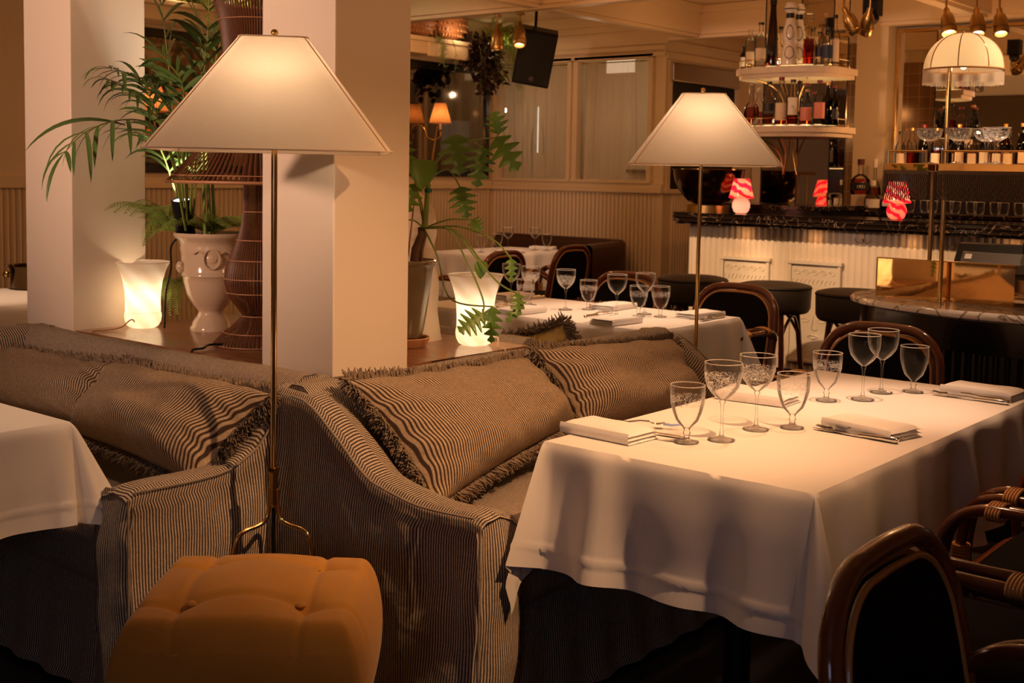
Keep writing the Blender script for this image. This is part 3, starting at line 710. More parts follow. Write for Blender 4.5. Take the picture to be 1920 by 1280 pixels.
pillow('fringed_cushion', 'yellow patterned cushion with thick tufted fringe before the second table', (3.66, 3.079, 0.746), (3.72, 2.805, 0.84), (3.8, 2.717, 0.664), (3.74, 3.158, 0.597), .05, 0, 6, mat('yellow_brocade', (.50, .34, .10), .7, var=.4, scale=30), None, .05, 1100)

# ------------------------------------------------------------------ tablecloths and tables
def draped(x0, x1, y0, y1, z, drop, seed, wave=.014, flare=.10, lim=None, tuck=None):
    cx, cy = (x0+x1)/2, (y0+y1)/2; hx, hy = (x1-x0)/2, (y1-y0)/2
    cols = []
    def side(p0, p1, n):
        for i in range(n): 
            t = i/n; cols.append((lerp(p0[0], p1[0], t), lerp(p0[1], p1[1], t), None, None))
    nx, ny = int(hx*2/.02), int(hy*2/.02); nc = 22
    cor = [(-hx, -hy, pi), (hx, -hy, 1.5*pi), (hx, hy, 0), (-hx, hy, .5*pi)]
    for k in range(4):
        X_, Y_, a0 = cor[k]
        for i in range(nc+1): cols.append((X_, Y_, a0+i/nc*pi/2, i/nc))
        q = cor[(k+1) % 4]; n = nx if k % 2 == 0 else ny
        for i in range(1, n): cols.append((lerp(X_, q[0], i/n), lerp(Y_, q[1], i/n), -1-k, i/n))
    rows = 30; V = []; per = 0
    m = len(cols); UV = []
    for j in range(rows+1):
        t = j/rows
        for i, (X_, Y_, a, f) in enumerate(cols):
            if a >= 0:
                ph = f*pi/2; l = drop*min(1/max(cos(ph), .01), 1/max(sin(ph), .01)); ox, oy = cos(a), sin(a)
                s = l*t; fl = s*(flare + .42*sin(2*ph)**1.5*(.75+.5*nz(X_*3+seed, Y_*3))) + wave*.5*t*sin(ph*10+seed)
                if tuck == (X_ < 0, Y_ > 0) and abs(cos(a)) > .3: oy *= .10; fl = s*(.20+.20*sin(ph))+.012*t*sin(ph*14)
            else:
                k = int(-1-a); oy, ox = ((-1, 0), (0, 1), (1, 0), (0, -1))[k]; l = drop; s = l*t
                L_ = (nx if k % 2 == 0 else ny)*.02; d = f*L_
                end = math.exp(-d/.09)+math.exp(-(L_-d)/.09)
                fl = s*flare*.6*(1+end*.6) + t**.5*wave*.85*max(0, sin(d*13+k*2+3*nz(d*2, k, seed)))**6 + t*wave*(nz(d*7+seed, k*3, seed)*2.2+.6*sin(d*30+k+2*nz(d*3, k, seed))) + s*.05*nz(d*3, t*2, seed)
            fl = max(fl, -.004)
            rr = .012; 
            zz = -sqrt(max(s*s-fl*fl, 0)); e = rr*(1-math.exp(-s/rr))
            if j and abs(l-s-.055) < .006: fl += .004
            zo = z + zz
            if lim and lim(cx+X_+ox*fl, cy+Y_+oy*fl) is not None: zo = max(zo, lim(cx+X_+ox*fl, cy+Y_+oy*fl))
            V.append((X_+ox*(fl+e*.8), Y_+oy*(fl+e*.8), zo-z))
    F = []
    for j in range(rows):
        for i in range(m): F.append((j*m+i, (j+1)*m+i, (j+1)*m+(i+1) % m, j*m+(i+1) % m))
    t = MB().add(V, F)
    # top surface
    n1, n2 = 40, 24
    t.grid(lambda u, v: (lerp(-hx, hx, u), lerp(-hy, hy, v), .0008*nz(u*9, v*9, seed)), n1, n2)
    return t, (cx, cy, z)
def table(x0, x1, y0, y1, label, clabel, drop, seed, lim=None, group=None, z=.75, flare=.10, wave=.028, tuck=None):
    cx, cy = (x0+x1)/2, (y0+y1)/2
    g = thing('dining_table', label, 'table', (cx, cy, 0))
    hx, hy = (x1-x0)/2-.008, (y1-y0)/2-.008
    MB().box(-hx, hx, -hy, hy, z-.035, z-.004).build('table_top', BWOOD, g, smooth=None)
    dx = max(0, hx-.35) if hx > hy else 0; dy = max(0, hy-.35) if hy >= hx else 0
    for s in ((-1, 1) if (dx or dy) else (0,)):
        MB().tube([(s*dx, s*dy, .03), (s*dx, s*dy, z-.035)], .035, 14).build('pedestal', BLACKP, g)
        MB().lathe([(.2, 0), (.2, .015), (.06, .035), (.001, .035)], 24).build('base_plate', BLACKP, g, loc=(s*dx, s*dy, 0))
    t, c = draped(x0, x1, y0, y1, z, drop, seed, lim=lim, flare=flare, wave=wave, tuck=tuck)
    o = t.build('tablecloth', LINEN, smooth=70, loc=c, weld=True); tag(o, clabel, 'tablecloth')
    return g
table(2.355, 3.91, 1.095, 1.825, 'dark pedestal table under the white cloth of the front right table', 'white linen tablecloth draped over the large front right table, set with eight glasses', .315, 2, lim=lambda x, y: .478 if y > 1.845 and x < 4.1 else None, tuck=(True, True))
table(4.36, 5.12, 2.80, 4.25, 'pedestal table under the cloth behind the second lamp', 'white tablecloth on the second table, beyond the striped cushions and second lamp', .33, 5, wave=.02, lim=lambda x, y: .48 if x < 4.18 else None)
table(7.25, 8.46, 6.33, 7.0, 'pedestal table in front of the brown leather booth', 'white tablecloth on the farthest table, in front of the brown leather booth', .35, 8)
table(.55, 1.665, 2.87, 4.3, 'table on the far left under a pale cloth', 'cream tablecloth corner hanging over the left banquette seat, at the left edge', .265, 11, flare=.14, wave=.02, lim=lambda x, y: .482 if x > 1.60 else None)
table(2.3, 3.36, 5.45, 6.25, 'table beyond the left pillar, mostly out of view', 'bright white tablecloth beyond the left pillar under a metal bucket', .3, 14)

# ------------------------------------------------------------------ glassware, napkins, cutlery
GOB = [(.031, .0), (.032, .002), (.015, .006), (.008, .010), (.007, .018), (.010, .024), (.007, .029), (.009, .036), (.016, .043), (.028, .055), (.036, .075), (.0425, .10), (.044, .125), (.0435, .146)]
WIN = [(.034, .0), (.035, .002), (.014, .006), (.006, .012), (.0035, .03), (.0033, .07), (.0045, .092), (.008, .098), (.007, .103), (.014, .108), (.028, .120), (.040, .136), (.0465, .158), (.048, .180), (.0475, .199)]
COU = [(.036, .0), (.037, .002), (.012, .006), (.005, .012), (.0045, .05), (.006, .08), (.012, .09), (.018, .093), (.04, .105), (.05, .122), (.054, .145)]
gproto = {}
def glass(kind, x, y, z, label, group, m=None):
    k = (kind, m.name if m else '')
    if k not in gproto:
        pr = {'g': GOB, 'w': WIN, 'c': COU}[kind]; nm = {'g': 'water_goblet', 'w': 'wine_glass', 'c': 'coupe_glass'}[kind]
        cut = {'g': 7, 'w': 8, 'c': 7}[kind]
        g = thing(nm, label, nm.replace('_', ' '), (x, y, z), 0, group)
        MB().shell(pr[cut:], 32).build('bowl', m or CLEAR, g, smooth=180)
        s = MB().lathe(pr[1:cut+1], 20); s.build('stem', CLEAR, g, smooth=180)
        MB().lathe([(.001, 0), pr[0], pr[1], pr[2], (.001, pr[2][1]+.001)], 28).build('foot', CLEAR, g)
        r = pr[-1]; MB().tube([(r[0]*cos(2*pi*i/32), r[0]*sin(2*pi*i/32), r[1]) for i in range(32)], .0011, 5, True).build('rim', mat_rim, g)
        gproto[k] = g; return g
    return dup(gproto[k], (x, y, z), random.random()*6, label, group)
mat_rim = mat('glass_rim', (.85, .80, .74), .15, var=.02)  # whitish colour stands in for the bright glint along the rim
mat_rim.node_tree.nodes['Principled BSDF'].inputs['Alpha'].default_value = .65
G1 = 'glasses on the front table'
for (k, x, y, m, lab) in (('g', 2.591, 1.555, ETCHS, 'nearest water goblet on the front table, with an etched wreath band, beside the left napkin'),
        ('w', 2.675, 1.503, ETCH, 'left one of the two tall leaf-etched wine glasses on the front table'),
        ('w', 2.855, 1.501, ETCH, 'right one of the two tall leaf-etched wine glasses on the front table'),
        ('g', 2.943, 1.44, ETCHS, 'water goblet with dotted band beside the knife tip of the near right place setting'),
        ('g', 3.382, 1.546, ETCHS, 'short goblet with a dotted line, leftmost of the four far glasses on the front table'),
        ('w', 3.479, 1.473, None, 'plain wine glass overlapping the taller one behind it, front table'),
        ('w', 3.636, 1.479, None, 'plain wine glass standing farthest back on the front table'),
        ('g', 3.72, 1.409, None, 'plain water goblet, rightmost glass on the front table')):
    glass(k, x, y, .7515, lab, G1, m)
G2 = 'glasses on the second table'
for (k, x, y, m, lab) in (('g', 4.62, 3.72, ETCHS, 'goblet before another glass on the second table, right of the dangling leaf'), ('w', 4.76, 3.80, ETCH, 'wine glass behind the goblet at the left of the second table'),
        ('g', 4.72, 4.02, None, 'goblet on the second table seen just above the right glowing lamp'), ('w', 4.80, 3.96, None, 'wine glass on the second table behind the heart-shaped leaf'),
        ('w', 4.735, 3.555, ETCH, 'wine glass standing before a goblet, middle of the second table'), ('g', 4.83, 3.485, ETCHS, 'goblet behind the wine glass in the middle of the second table'),
        ('w', 4.70, 3.225, None, 'left wine glass of the cluster of three on the second table'), ('g', 4.772, 3.148, ETCHS, 'short goblet in front of the cluster on the second table'),
        ('w', 4.872, 3.178, None, 'right wine glass of the cluster of three on the second table'), ('g', 4.835, 3.065, ETCHS, 'etched goblet, rightmost glass on the second table')):
    glass(k, x, y, .7515, lab, G2, m)
G3 = 'glasses on the farthest table'
for (k, x, y, lab) in (('g', 7.62, 6.62, 'goblet on the farthest table, leftmost beside the stone sculpture'), ('g', 7.88, 6.66, 'second goblet from the left on the farthest table'), ('w', 8.02, 6.66, 'left wine glass on the farthest table before the booth'),
        ('w', 8.22, 6.52, 'right wine glass on the farthest table before the booth'), ('g', 8.26, 6.42, 'goblet at the right end of the farthest table')):
    glass(k, x, y, .7515, lab, G3)
def napkin(x, y, z, rz, label, w=.135, l=.225, seed=1, group='folded white napkins'):
    g = thing('folded_napkin', label, 'napkin', (x, y, z), rz, group)
    t = MB()
    for k in range(3):
        zz = .001+k*.0095; 
        def fn(u, v, k=k):
            e = 1-abs(2*u-1)**8; s = (.5+k*.03)
            th = .0085*((1-abs(2*u-1)**6)*(1-abs(2*v-1)**10))**.4
            lift = .006*max(0, nz(u*2+seed, v*2, k))+.012*max(0, v-.8)*(1 if k == 2 else .2)*(seed % 3)
            return ((u-.5)*w*(1-.02*k)+.003*nz(v*3, k, seed), (v-.5)*l*(1-.012*k)+.002*nz(u*3, k, seed), 0+zz+th+lift*(.3+k*.35))
        t.grid(fn, 14, 18)
        t.grid(lambda u, v, k=k: (fn(1-u, v)[0], fn(1-u, v)[1], zz+(fn(1-u, v)[2]-zz)*.12), 14, 18)
    # folded spine closing the layers on one side
    t.grid(lambda u, v: (-w/2-.004*sin(pi*u)+.002, (v-.5)*l*.985, .001+.027*u), 8, 10)
    t.build('cloth', NAPK, g, smooth=70)
    return g
def cutlery(kind, x, y, z, rz, label, tilt=0, group='silver cutlery'):
    g = thing('dinner_'+kind, label, kind, (x, y, z), rz, group); g.scale = (1.12, 1.12, 1.12)
    if kind == 'knife':
        MB().grid(lambda u, v: ((u-.5)*(.013 if v < .55 else lerp(.016, .003, max(0, (v-.85)/.15))), -.015+.12*v, .0035+.001*sin(pi*u)), 4, 12).build('blade', SILVER, g)
        MB().tube([(0, -.11, .006), (0, -.105, .006), (0, -.07, .006), (0, -.03, .005), (0, -.015, .004)], [.004, .0075, .0065, .005, .006], 10).build('handle', SILVER, g)
    else:
        t = MB()
        for k in range(4): t.tube([(-.009+.006*k, .055, .005), (-.009+.006*k, .075, .003), (-.0085+.0057*k, .098, .007)], [.0014, .0013, .0007], 5)
        t.grid(lambda u, v: ((u-.5)*smooth_interp([(0, .006), (.4, .018), (.7, .023), (1, .021)], v), .02+.038*v, .009-.004*sin(pi*v)), 6, 8)
        t.build('tines', SILVER, g)
        MB().tube([(0, -.105, .003), (0, -.09, .003), (0, -.03, .005), (0, .0, .010), (0, .022, .009)], [.0035, .006, .003, .0025, .003], 8).build('handle', SILVER, g)
    return g
Zt = .7515
napkin(2.525, 1.745, Zt, radians(-3), 'thick folded napkin at the near left corner of the front table', seed=1)
cutlery('knife', 2.612, 1.695, Zt, pi+.10, 'knife lying beside the near left napkin on the front table', group='cutlery on the front table')
cutlery('fork', 2.66, 1.74, Zt+.006, pi+.5, 'fork crossing over the knife beside the near left napkin', group='cutlery on the front table')
napkin(3.045, 1.262, Zt, radians(-14), 'rumpled folded napkin nearest the right edge of the front table', seed=2)
cutlery('knife', 2.962, 1.275, Zt, radians(-3), 'knife beside the napkin at the near right place of the front table', group='cutlery on the front table')
cutlery('fork', 2.985, 1.275, Zt+.004, radians(6), 'fork on top of the knife at the near right place of the front table', group='cutlery on the front table')
napkin(3.825, 1.225, Zt, radians(-4), 'folded napkin at the far right corner of the front table', seed=4)
cutlery('knife', 3.715, 1.235, Zt, radians(-2), 'knife at the far right place of the front table', group='cutlery on the front table')
cutlery('fork', 3.735, 1.24, Zt+.004, radians(5), 'fork at the far right place of the front table', group='cutlery on the front table')
napkin(3.24, 1.70, Zt, radians(4), 'napkin behind the tall etched glasses on the sofa side of the front table', seed=5)
for (x, y, r, s, lab) in ((4.47, 3.07, 1.5, 2, 'napkin nearest the second lamp on the second table'), (4.96, 3.42, 1.6, 1, 'napkin at the far middle of the second table'), (4.97, 2.93, 1.45, 4, 'puffed napkin at the right end of the second table'), (4.47, 3.62, 1.55, 3, 'flat napkin beside the green leaf on the second table'), (4.95, 4.08, 1.5, 2, 'napkin at the far left of the second table')):
    napkin(x, y, Zt, r, lab, seed=s)
for (x, y, r, lab) in ((4.50, 3.18, -1.55, 'the near lamp-side napkin'), (5.0, 3.55, -4.5, 'the far middle napkin'), (4.93, 2.84, 1.6, 'the puffed right-end napkin'), (4.50, 3.72, -1.4, 'the flat left napkin'), (4.98, 3.98, 1.5, 'the far left napkin')):
    cutlery('knife', x, y, Zt+.022 if 'lamp' in lab or 'flat' in lab else Zt, r, 'knife on the second table beside '+lab, group='cutlery on the second table')
    cutlery('fork', x, y+.01, Zt+.026 if 'lamp' in lab or 'flat' in lab else Zt+.006, r+.14, 'fork on the second table beside '+lab, group='cutlery on the second table')
napkin(8.38, 6.55, Zt, .3, 'napkin at the right end of the farthest table', seed=2)
napkin(7.75, 6.42, Zt, 1.3, 'napkin at the left of the farthest table', seed=3)

# ------------------------------------------------------------------ tall lamps
def tall_lamp(x, y, rz, label, watts, top=1.76, leg=True):
    g = thing('floor_lamp', label, 'floor lamp', (x, y, 0), rz, None)
    zb = 1.466; zt = zb+.293; hb, ht = .30, .088
    def ring(h, r, z, n=6):
        P = []
        for k, (sx, sy) in enumerate(((1, 1), (-1, 1), (-1, -1), (1, -1))):
            for i in range(n+1):
                a = k*pi/2 + i/n*pi/2; P.append((sx*(h-r)+r*cos(a), sy*(h-r)+r*sin(a), z))
        return P
    R = 20; V = []; F = []; m = 28
    for j in range(R+1):
        t = j/R; V += ring(lerp(hb, ht, t), lerp(.045, .03, t), lerp(zb, zt, t))
    for j in range(R):
        for i in range(m): F.append((j*m+i, j*m+(i+1) % m, (j+1)*m+(i+1) % m, (j+1)*m+i))
    MB().add(V, F).build('lamp_shade', SHADE, g, smooth=30)
    tr = MB(); tr.tube(ring(hb+.001, .045, zb+.001), .0022, 5, True); o = tr.build('shade_trim', SHADE, g)
    MB().tube(ring(ht+.001, .03, zt), .0022, 5, True).build('shade_trim', SHADE, g)
    for (sx, sy) in ((1, 1), (-1, 1), (-1, -1), (1, -1)):
        k = .7071
        MB().tube([(sx*(hb-.045+.045*k), sy*(hb-.045+.045*k), zb), (sx*(ht-.03+.03*k), sy*(ht-.03+.03*k), zt)], .0016, 5).build('seam', CANE, g)
    MB().tube([(0, 0, .60), (0, 0, 1.60)], .0082, 14).build('pole', BRASS, g)
    MB().tube([(0, 0, .60), (0, 0, .02)], .005, 8).build('power_cord', BLACKP, g)
    MB().ball((0, 0, zt+.018), .010, 14).build('finial', BRASS, g)
    MB().lathe([(.0095, .615), (.018, .618), (.017, .605), (.014, .60), (.018, .52), (.012, .51), (.001, .51)], 6).build('sleeve', BRASS, g, smooth=30)
    hpt = MB(); 
    for a in (0, pi/2): hpt.tube([(-.08*cos(a), -.08*sin(a), zt-.01), (.08*cos(a), .08*sin(a), zt-.01)], .002, 5)
    hpt.tube([(0, 0, 1.58), (0, 0, zt+.012)], .003, 6); hpt.build('harp', BRASS, g)
    MB().ball((0, 0, 1.61), .03, 16, 1.2).build('light_bulb', BULB, g)
    for k in range(3):
        a = 2*pi*k/3+LEGA-rz; c_, s_ = cos(a), sin(a)
        p = [(.012, .56), (.014, .51), (.024, .478), (.05, .466), (.082, .460), (.106, .445), (.118, .40), (.125, .30), (.14, .01)]
        MB().tube(catmull([(r*c_, r*s_, z) for r, z in p], 6), .0062, 10).build('leg', BRASS, g)
    point(x, y, 1.60, watts, (1, .66, .42), .03, 'floor_lamp_bulb')
    return g
LEGA = radians(50.6)
tall_lamp(2.055, 2.515, radians(50.6-3), 'tall brass tripod lamp with pale square-tapered shade, front, behind the mustard stool', 27)
tall_lamp(4.36, 2.585, radians(30.6+5), 'tall brass lamp with seamed pale shade behind the right banquette, before the bar', 30)

# ------------------------------------------------------------------ mustard stool
g = thing('tufted_footstool', 'mustard velvet tufted footstool in front of the tall lamp', 'footstool', (1.62, 2.04, 0), radians(-49.5))
hw, hd = .248, .235
def stool_top(u, v):
    X_ = (u-.5)*2*hw; Y_ = (v-.5)*2*hd; z = .522
    z += .034*(1-(2*u-1)**2)*(1-(2*v-1)**2) - .006
    for bx in (.24, .76):
        z -= .007*math.exp(-((u-bx)*2*hw/.009)**2)
        for by in (.24, .76):
            dx, dy = (u-bx)*2*hw, (v-by)*2*hd; d2 = dx*dx+dy*dy; z -= .016*math.exp(-d2/.0008)+.012*math.exp(-d2/.006)
            out = 1 if (bx > .5) == (u > bx) else 0
    for by in (.24, .76):
        sag = by + .035*(1-((min(max(u, .24), .76)-.5)/.26)**2)*(1 if by > .5 else 1)
        z -= .008*math.exp(-((v-sag)*2*hd/.012)**2)
    eu, ev = abs(2*u-1), abs(2*v-1)
    dr = .055*max(0, (max(eu, ev)-.82)/.18)**2.2
    return (X_*(1-.03*ev**6), Y_*(1-.03*eu**6), z-dr)
t = MB().grid(stool_top, 90, 84)
def stool_side(u, v):
    k = int(u*4) % 4; f = u*4-int(u*4)
    if u >= 1: k, f = 3, 1
    uu, vv = ((f, 0), (1, f), (1-f, 1), (0, 1-f))[k]
    p = stool_top(uu, vv); s = 1+.05*sin(pi*min(1, v*1.02))**.7
    return (p[0]*s, p[1]*s, lerp(.27, p[2], v))
t.grid(stool_side, 160, 14)
t.build('cushion', VELVET, g, smooth=180, weld=True)
for bx in (.27, .73):
    for by in (.27, .73):
        p = stool_top(bx, by); MB().ball((p[0], p[1], p[2]+.003), .012, 12, .5).build('button', VELVET, g)
MB().box(-hw+.01, hw-.01, -hd+.01, hd-.01, .20, .262).build('frame', BWOOD, g, smooth=None, bevel=.01)
for sx in (-1, 1):
    for sy in (-1, 1): MB().tube([(sx*(hw-.05), sy*(hd-.05), .205), (sx*(hw-.04), sy*(hd-.04), 0)], [.018, .012], 12).build('leg', BWOOD, g)

# ------------------------------------------------------------------ rattan armchairs
def arch_pts(w, z0, z1, r, n=10):
    P = [(-w, z0), (-w*1.02, (z0+z1)/2)]
    for i in range(n+1):
        a = pi - i/n*pi/2; P.append((-w+r+r*cos(a), z1-r+r*sin(a)))
    P.append((0, z1+.003))
    for i in range(n+1):
        a = pi/2 - i/n*pi/2; P.append((w-r+r*cos(a), z1-r+r*sin(a)))
    P += [(w*1.02, (z0+z1)/2), (w, z0)]
    return [(p.x, p.y) for p in catmull([(x, z, 0) for x, z in P], 3)]
def make_chair(label, w=.235):
    g = thing('rattan_armchair', label, 'chair', (0, 0, 0), 0, 'rattan armchairs with black upholstery')
    yb = lambda z: -.22-(z-.44)*.20
    pr = arch_pts(w, .44, .85, .15)
    MB().tube([(x, yb(z), z) for x, z in pr], .0185, 12).build('back_frame', RATTAN, g)
    pc = [(x*(w-.026)/w, .44+(z-.44)*(.41-.026)/.41) for x, z in pr]
    for s in (-1, 1): MB().tube([(x, yb(z)+s*.012, z) for x, z in pc], .006, 8).build('cane_piping', CANE, g)
    pi_ = [(x*(w-.03)/w, .44+(z-.44)*(.41-.03)/.41) for x, z in pr]
    n = len(pi_); V = []; F = []
    for s in (-1, 1):
        for (x, z) in pi_: V.append((x, yb(z)+s*.013, z))
        V.append((0, yb(.64)+s*.030, .64))
    for i in range(n): 
        j = (i+1) % n; F.append((i, j, n)); F.append((n+1+j, n+1+i, 2*n+1))
    MB().add(V, F).build('back_panel', BLACKF, g, smooth=180)
    MB().grid(lambda u, v: ((u-.5)*.46*(1-.10*(1-v)), -.215+.44*v, .43+.045*((1-abs(2*u-1)**5)*(1-abs(2*v-1)**5))**.4), 16, 16).build('seat', BLACKF, g, smooth=180)
    MB().tube(catmull([(-.22, -.22, .415), (0, -.235, .415), (.22, -.22, .415), (.245, 0, .415), (.235, .21, .415), (0, .235, .415), (-.235, .21, .415), (-.245, 0, .415)], 5, True), .018, 10, True).build('seat_frame', RATTAN, g)
    for s in (-1, 1):
        for q, (dx, dz) in enumerate(((0, 0), (-.05, .008))):
            p = [(s*(.245+dx*.2), yb(.62), .60), (s*(.272+dx), -.17, .648+dz), (s*(.275+dx), -.02, .655+dz), (s*(.272+dx), .13, .652+dz), (s*(.262+dx), .20, .615), (s*(.25+dx), .225, .52), (s*(.24+dx*.6), .225, .42), (s*(.235+dx*.3), .225, .30 if q else 0)]
            MB().tube(catmull(p, 6), .0135, 10).build('armrest', RATTAN, g)
        for yy in (-.10, .10):
            b = MB()
            for i in range(5):
                c0 = Vector((s*.25, yy-.014+.007*i, .658)); b.tube([(c0.x+.046*cos(a_)*1.0, c0.y, c0.z+.019*sin(a_)) for a_ in [2*pi*k/20 for k in range(20)]], .0036, 5, True)
            b.build('binding', CANE, g)
        b = MB()
        for i in range(8): b.tube([(s*.25+.019*cos(a_), .224+.019*sin(a_), .46+.008*i) for a_ in [2*pi*k/14 for k in range(14)]], .0042, 5, True)
        b.build('binding', CANE, g)
        MB().tube([(s*.225, -.215, .44), (s*.235, -.26, 0)], .0165, 12).build('leg', RATTAN, g)
        MB().tube(catmull([(s*.235, .215, .16), (s*.20, .2, .36), (s*.12, .215, .405)], 6), .009, 8).build('brace', RATTAN, g)
    return g
ch0 = make_chair('rattan armchair nearest the camera, its dark back filling the lower right corner')
ch0.location = (1.775, .405, 0); ch0.rotation_euler = (0, 0, pi)
for (x, y, rz, lab) in ((2.58, .76, 0, 'rattan armchair along the front table, half hidden behind the nearest dark chair'),
        (3.24, .77, 0, 'rattan armchair at the far right side of the front table, cut by the right edge'),
        (4.17, 1.82, pi/2, 'rattan armchair at the far end of the front table, its arched back behind the glasses'),
        (5.27, 3.06, pi/2, 'rattan armchair with tan piping beyond the right end of the second table'),
        (5.42, 3.85, pi/2, 'rattan armchair beyond the middle of the second table'),
        (7.55, 5.90, 0, 'dark rattan armchair with its back to us at the right of the farthest table'),
        (6.60, 5.80, 0, 'dark rattan armchair with its back to us left of the farthest table'),):
    dup(ch0, (x, y, 0), rz, lab)

# ================================================================== things on the planter board
def vase_lamp(x, y, label, watts):
    g = thing('glass_vase_lamp', label, 'table lamp', (x, y, .80), 0, None)
    pr = [(.001, 0), (.045, .001), (.058, .008), (.067, .025), (.070, .045), (.0685, .060), (.0655, .064), (.067, .068), (.066, .10), (.068, .14), (.074, .18), (.085, .22), (.101, .255)]
    P = []; 
    for i in range(len(pr)-1):
        for k in range(3): P.append((lerp(pr[i][0], pr[i+1][0], k/3), lerp(pr[i][1], pr[i+1][1], k/3)))
    P.append(pr[-1])
    MB().shell(P, 48).build('glass_shade', MILK, g, smooth=180)
    MB().tube([(.101*cos(2*pi*i/48), .101*sin(2*pi*i/48), .255) for i in range(48)], .0018, 6, True).build('rim', MILK, g)
    MB().ball((0, 0, .115), .025, 16, 1.25).lathe([(.015, .01), (.013, .085), (.001, .086)], 12).build('light_bulb', BULB, g)
    point(x, y, .80+.14, watts, (1, .72, .47), .03, 'vase_lamp_bulb')
    return g
ga = vase_lamp(2.655, 4.035, 'glowing swirled white glass lamp on the board beside the left pillar', .85)
gb = vase_lamp(3.235, 2.835, 'glowing swirled white glass lamp on the board behind the dangling green leaf', .85)
MB().tube(catmull([(-.055, -.03, .03), (-.08, -.04, .04), (-.11, -.02, .012), (-.16, .0, .004), (-.215, .0, .003), (-.222, .0, -.03)], 8), .0028, 6).build('power_cord', WICKERL, ga)
MB().tube(catmull([(.05, -.05, .03), (.03, -.085, .03), (.0, -.11, .006), (-.01, -.15, .003), (-.012, -.155, -.03)], 8), .0025, 6).build('power_cord', CREAMF, gb)

# urn
g = thing('ceramic_urn', 'cream glazed footed urn with a medallion, holding the palm and fern', 'urn', (2.80, 3.80, .80))
MB().lathe([(.001, 0), (.078, 0), (.080, .012), (.072, .022), (.070, .035), (.055, .055), (.047, .07), (.050, .078), (.070, .10), (.092, .14), (.104, .19), (.108, .21), (.112, .213), (.109, .219), (.112, .226), (.109, .232), (.113, .30), (.118, .318), (.115, .324), (.118, .335), (.122, .345), (.135, .356), (.140, .366), (.139, .375), (.128, .375), (.122, .36), (.118, .352), (.001, .352)], 48).build('body', CERAM, g, smooth=50)
md = MB(); md.tube([(.030*cos(2*pi*i/32), .037*sin(2*pi*i/32), 0) for i in range(32)], .0035, 6, True); md.ball((0, 0, -.006), .02, 14, .3)
md.tube([(-.07, .02, -.012), (-.05, .03, -.005), (-.03, .02, 0)], .003, 5); md.tube([(.07, .02, -.012), (.05, .03, -.005), (.03, .02, 0)], .003, 5)
a = radians(235); md.build('medallion', CERAM, g, loc=(.116*cos(a), .116*sin(a), .28), rot=(pi/2, 0, a+pi/2))
a = radians(160); MB().ball((0, 0, 0), .018, 12, 1.3).ball((0, -.012, .012), .008, 8).ball((0, .012, .012), .008, 8).build('mask_handle', CERAM, g, loc=(.116*cos(a), .116*sin(a), .245), rot=(0, .2, a))
MB().lathe([(.116, .350), (.06, .358), (.001, .360)], 30).build('soil', SOIL, g)

# floodlight in the urn
fx, fy = 2.87, 3.93
g = thing('flood_light', 'black cylindrical uplight stuck in the urn', 'floodlight', (2.73, 3.86, 1.155))
f = MB().lathe([(.001, 0), (.034, 0), (.036, .006), (.036, .10), (.0375, .104), (.0375, .15), (.033, .153), (.031, .146), (.001, .144)], 28)
q = f.build('housing', BLACKP, g, rot=(radians(8), radians(-14), 0))
MB().lathe([(.030, .1465), (.001, .1468)], 24).build('lens', FLOOD, q)
MB().tube(catmull([(.0, 0, .02), (-.03, .05, -.03), (-.02, .07, -.12), (-.03, .09, -.22), (-.03, .10, -.354)], 6), .004, 6).build('power_cord', BLACKP, g)
spot(2.70, 3.87, 1.33, 2.90, 3.75, 3.0, 30, 85, .8, (1, .86, .66), .03)

# wicker lamp
g = thing('wicker_lamp', 'tall open wicker lamp with hourglass base and flared shade, left of the middle pillar', 'floor lamp', (2.70, 3.385, .80))
BP = [(.155, .004), (.150, .015), (.118, .045), (.088, .07), (.062, .098), (.058, .105), (.075, .13), (.10, .165), (.117, .215), (.118, .24), (.11, .285), (.09, .335), (.07, .385), (.058, .44), (.054, .52), (.053, .64)]
SP = [(.317, .575), (.30, .592), (.25, .645), (.20, .71), (.165, .78), (.137, .87), (.124, .96), (.123, 1.00), (.128, 1.07), (.142, 1.15), (.155, 1.195)]
def slats(pr, n, w_, name, parent, m=WICKER):
    t = MB()
    P = [Vector((r, 0, z)) for r, z in pr]; P = catmull(P, 3)
    for k in range(n):
        a = 2*pi*k/n; V = []; ca, sa = cos(a), sin(a); 
        for p in P:
            hw_ = min(w_, p.x*2*pi/n*.40)
            for s in (-1, 1): V.append((p.x*ca - s*hw_*sa, p.x*sa + s*hw_*ca, p.z))
            V.append(((p.x+.003)*ca, (p.x+.003)*sa, p.z))
        m_ = len(P); F = []
        for j in range(m_-1):
            b = j*3; F += [(b, b+2, b+5, b+3), (b+2, b+1, b+4, b+5), (b+1, b, b+3, b+4)]
        t.add(V, F)
    return t.build(name, m, parent, smooth=None)
o = slats(BP, 66, .005, 'base', g)
r_ = MB()
for (rr, zz) in ((.157, .004), (.120, .045), (.060, .102), (.110, .185), (.119, .235), (.104, .30), (.075, .37), (.056, .47)): r_.tube([((rr+.004)*cos(2*pi*i/48), (rr+.004)*sin(2*pi*i/48), zz) for i in range(48)], .0022, 5, True)
r_.build('binding', WICKERL, o)
o = slats(SP, 96, .0048, 'shade', g)
r_ = MB()
for (rr, zz, w_) in ((.318, .573, .006), (.298, .595, .002), (.142, .86, .002), (.125, .985, .002), (.140, 1.13, .002), (.158, 1.197, .005)): r_.tube([((rr+.003)*cos(2*pi*i/60), (rr+.003)*sin(2*pi*i/60), zz) for i in range(60)], w_, 5, True)
r_.build('binding', WICKERL, o)
MB().tube([(0, 0, .01), (0, 0, .9)], .012, 8).ball((0, 0, .93), .03, 12).build('stem', BLACKP, g)
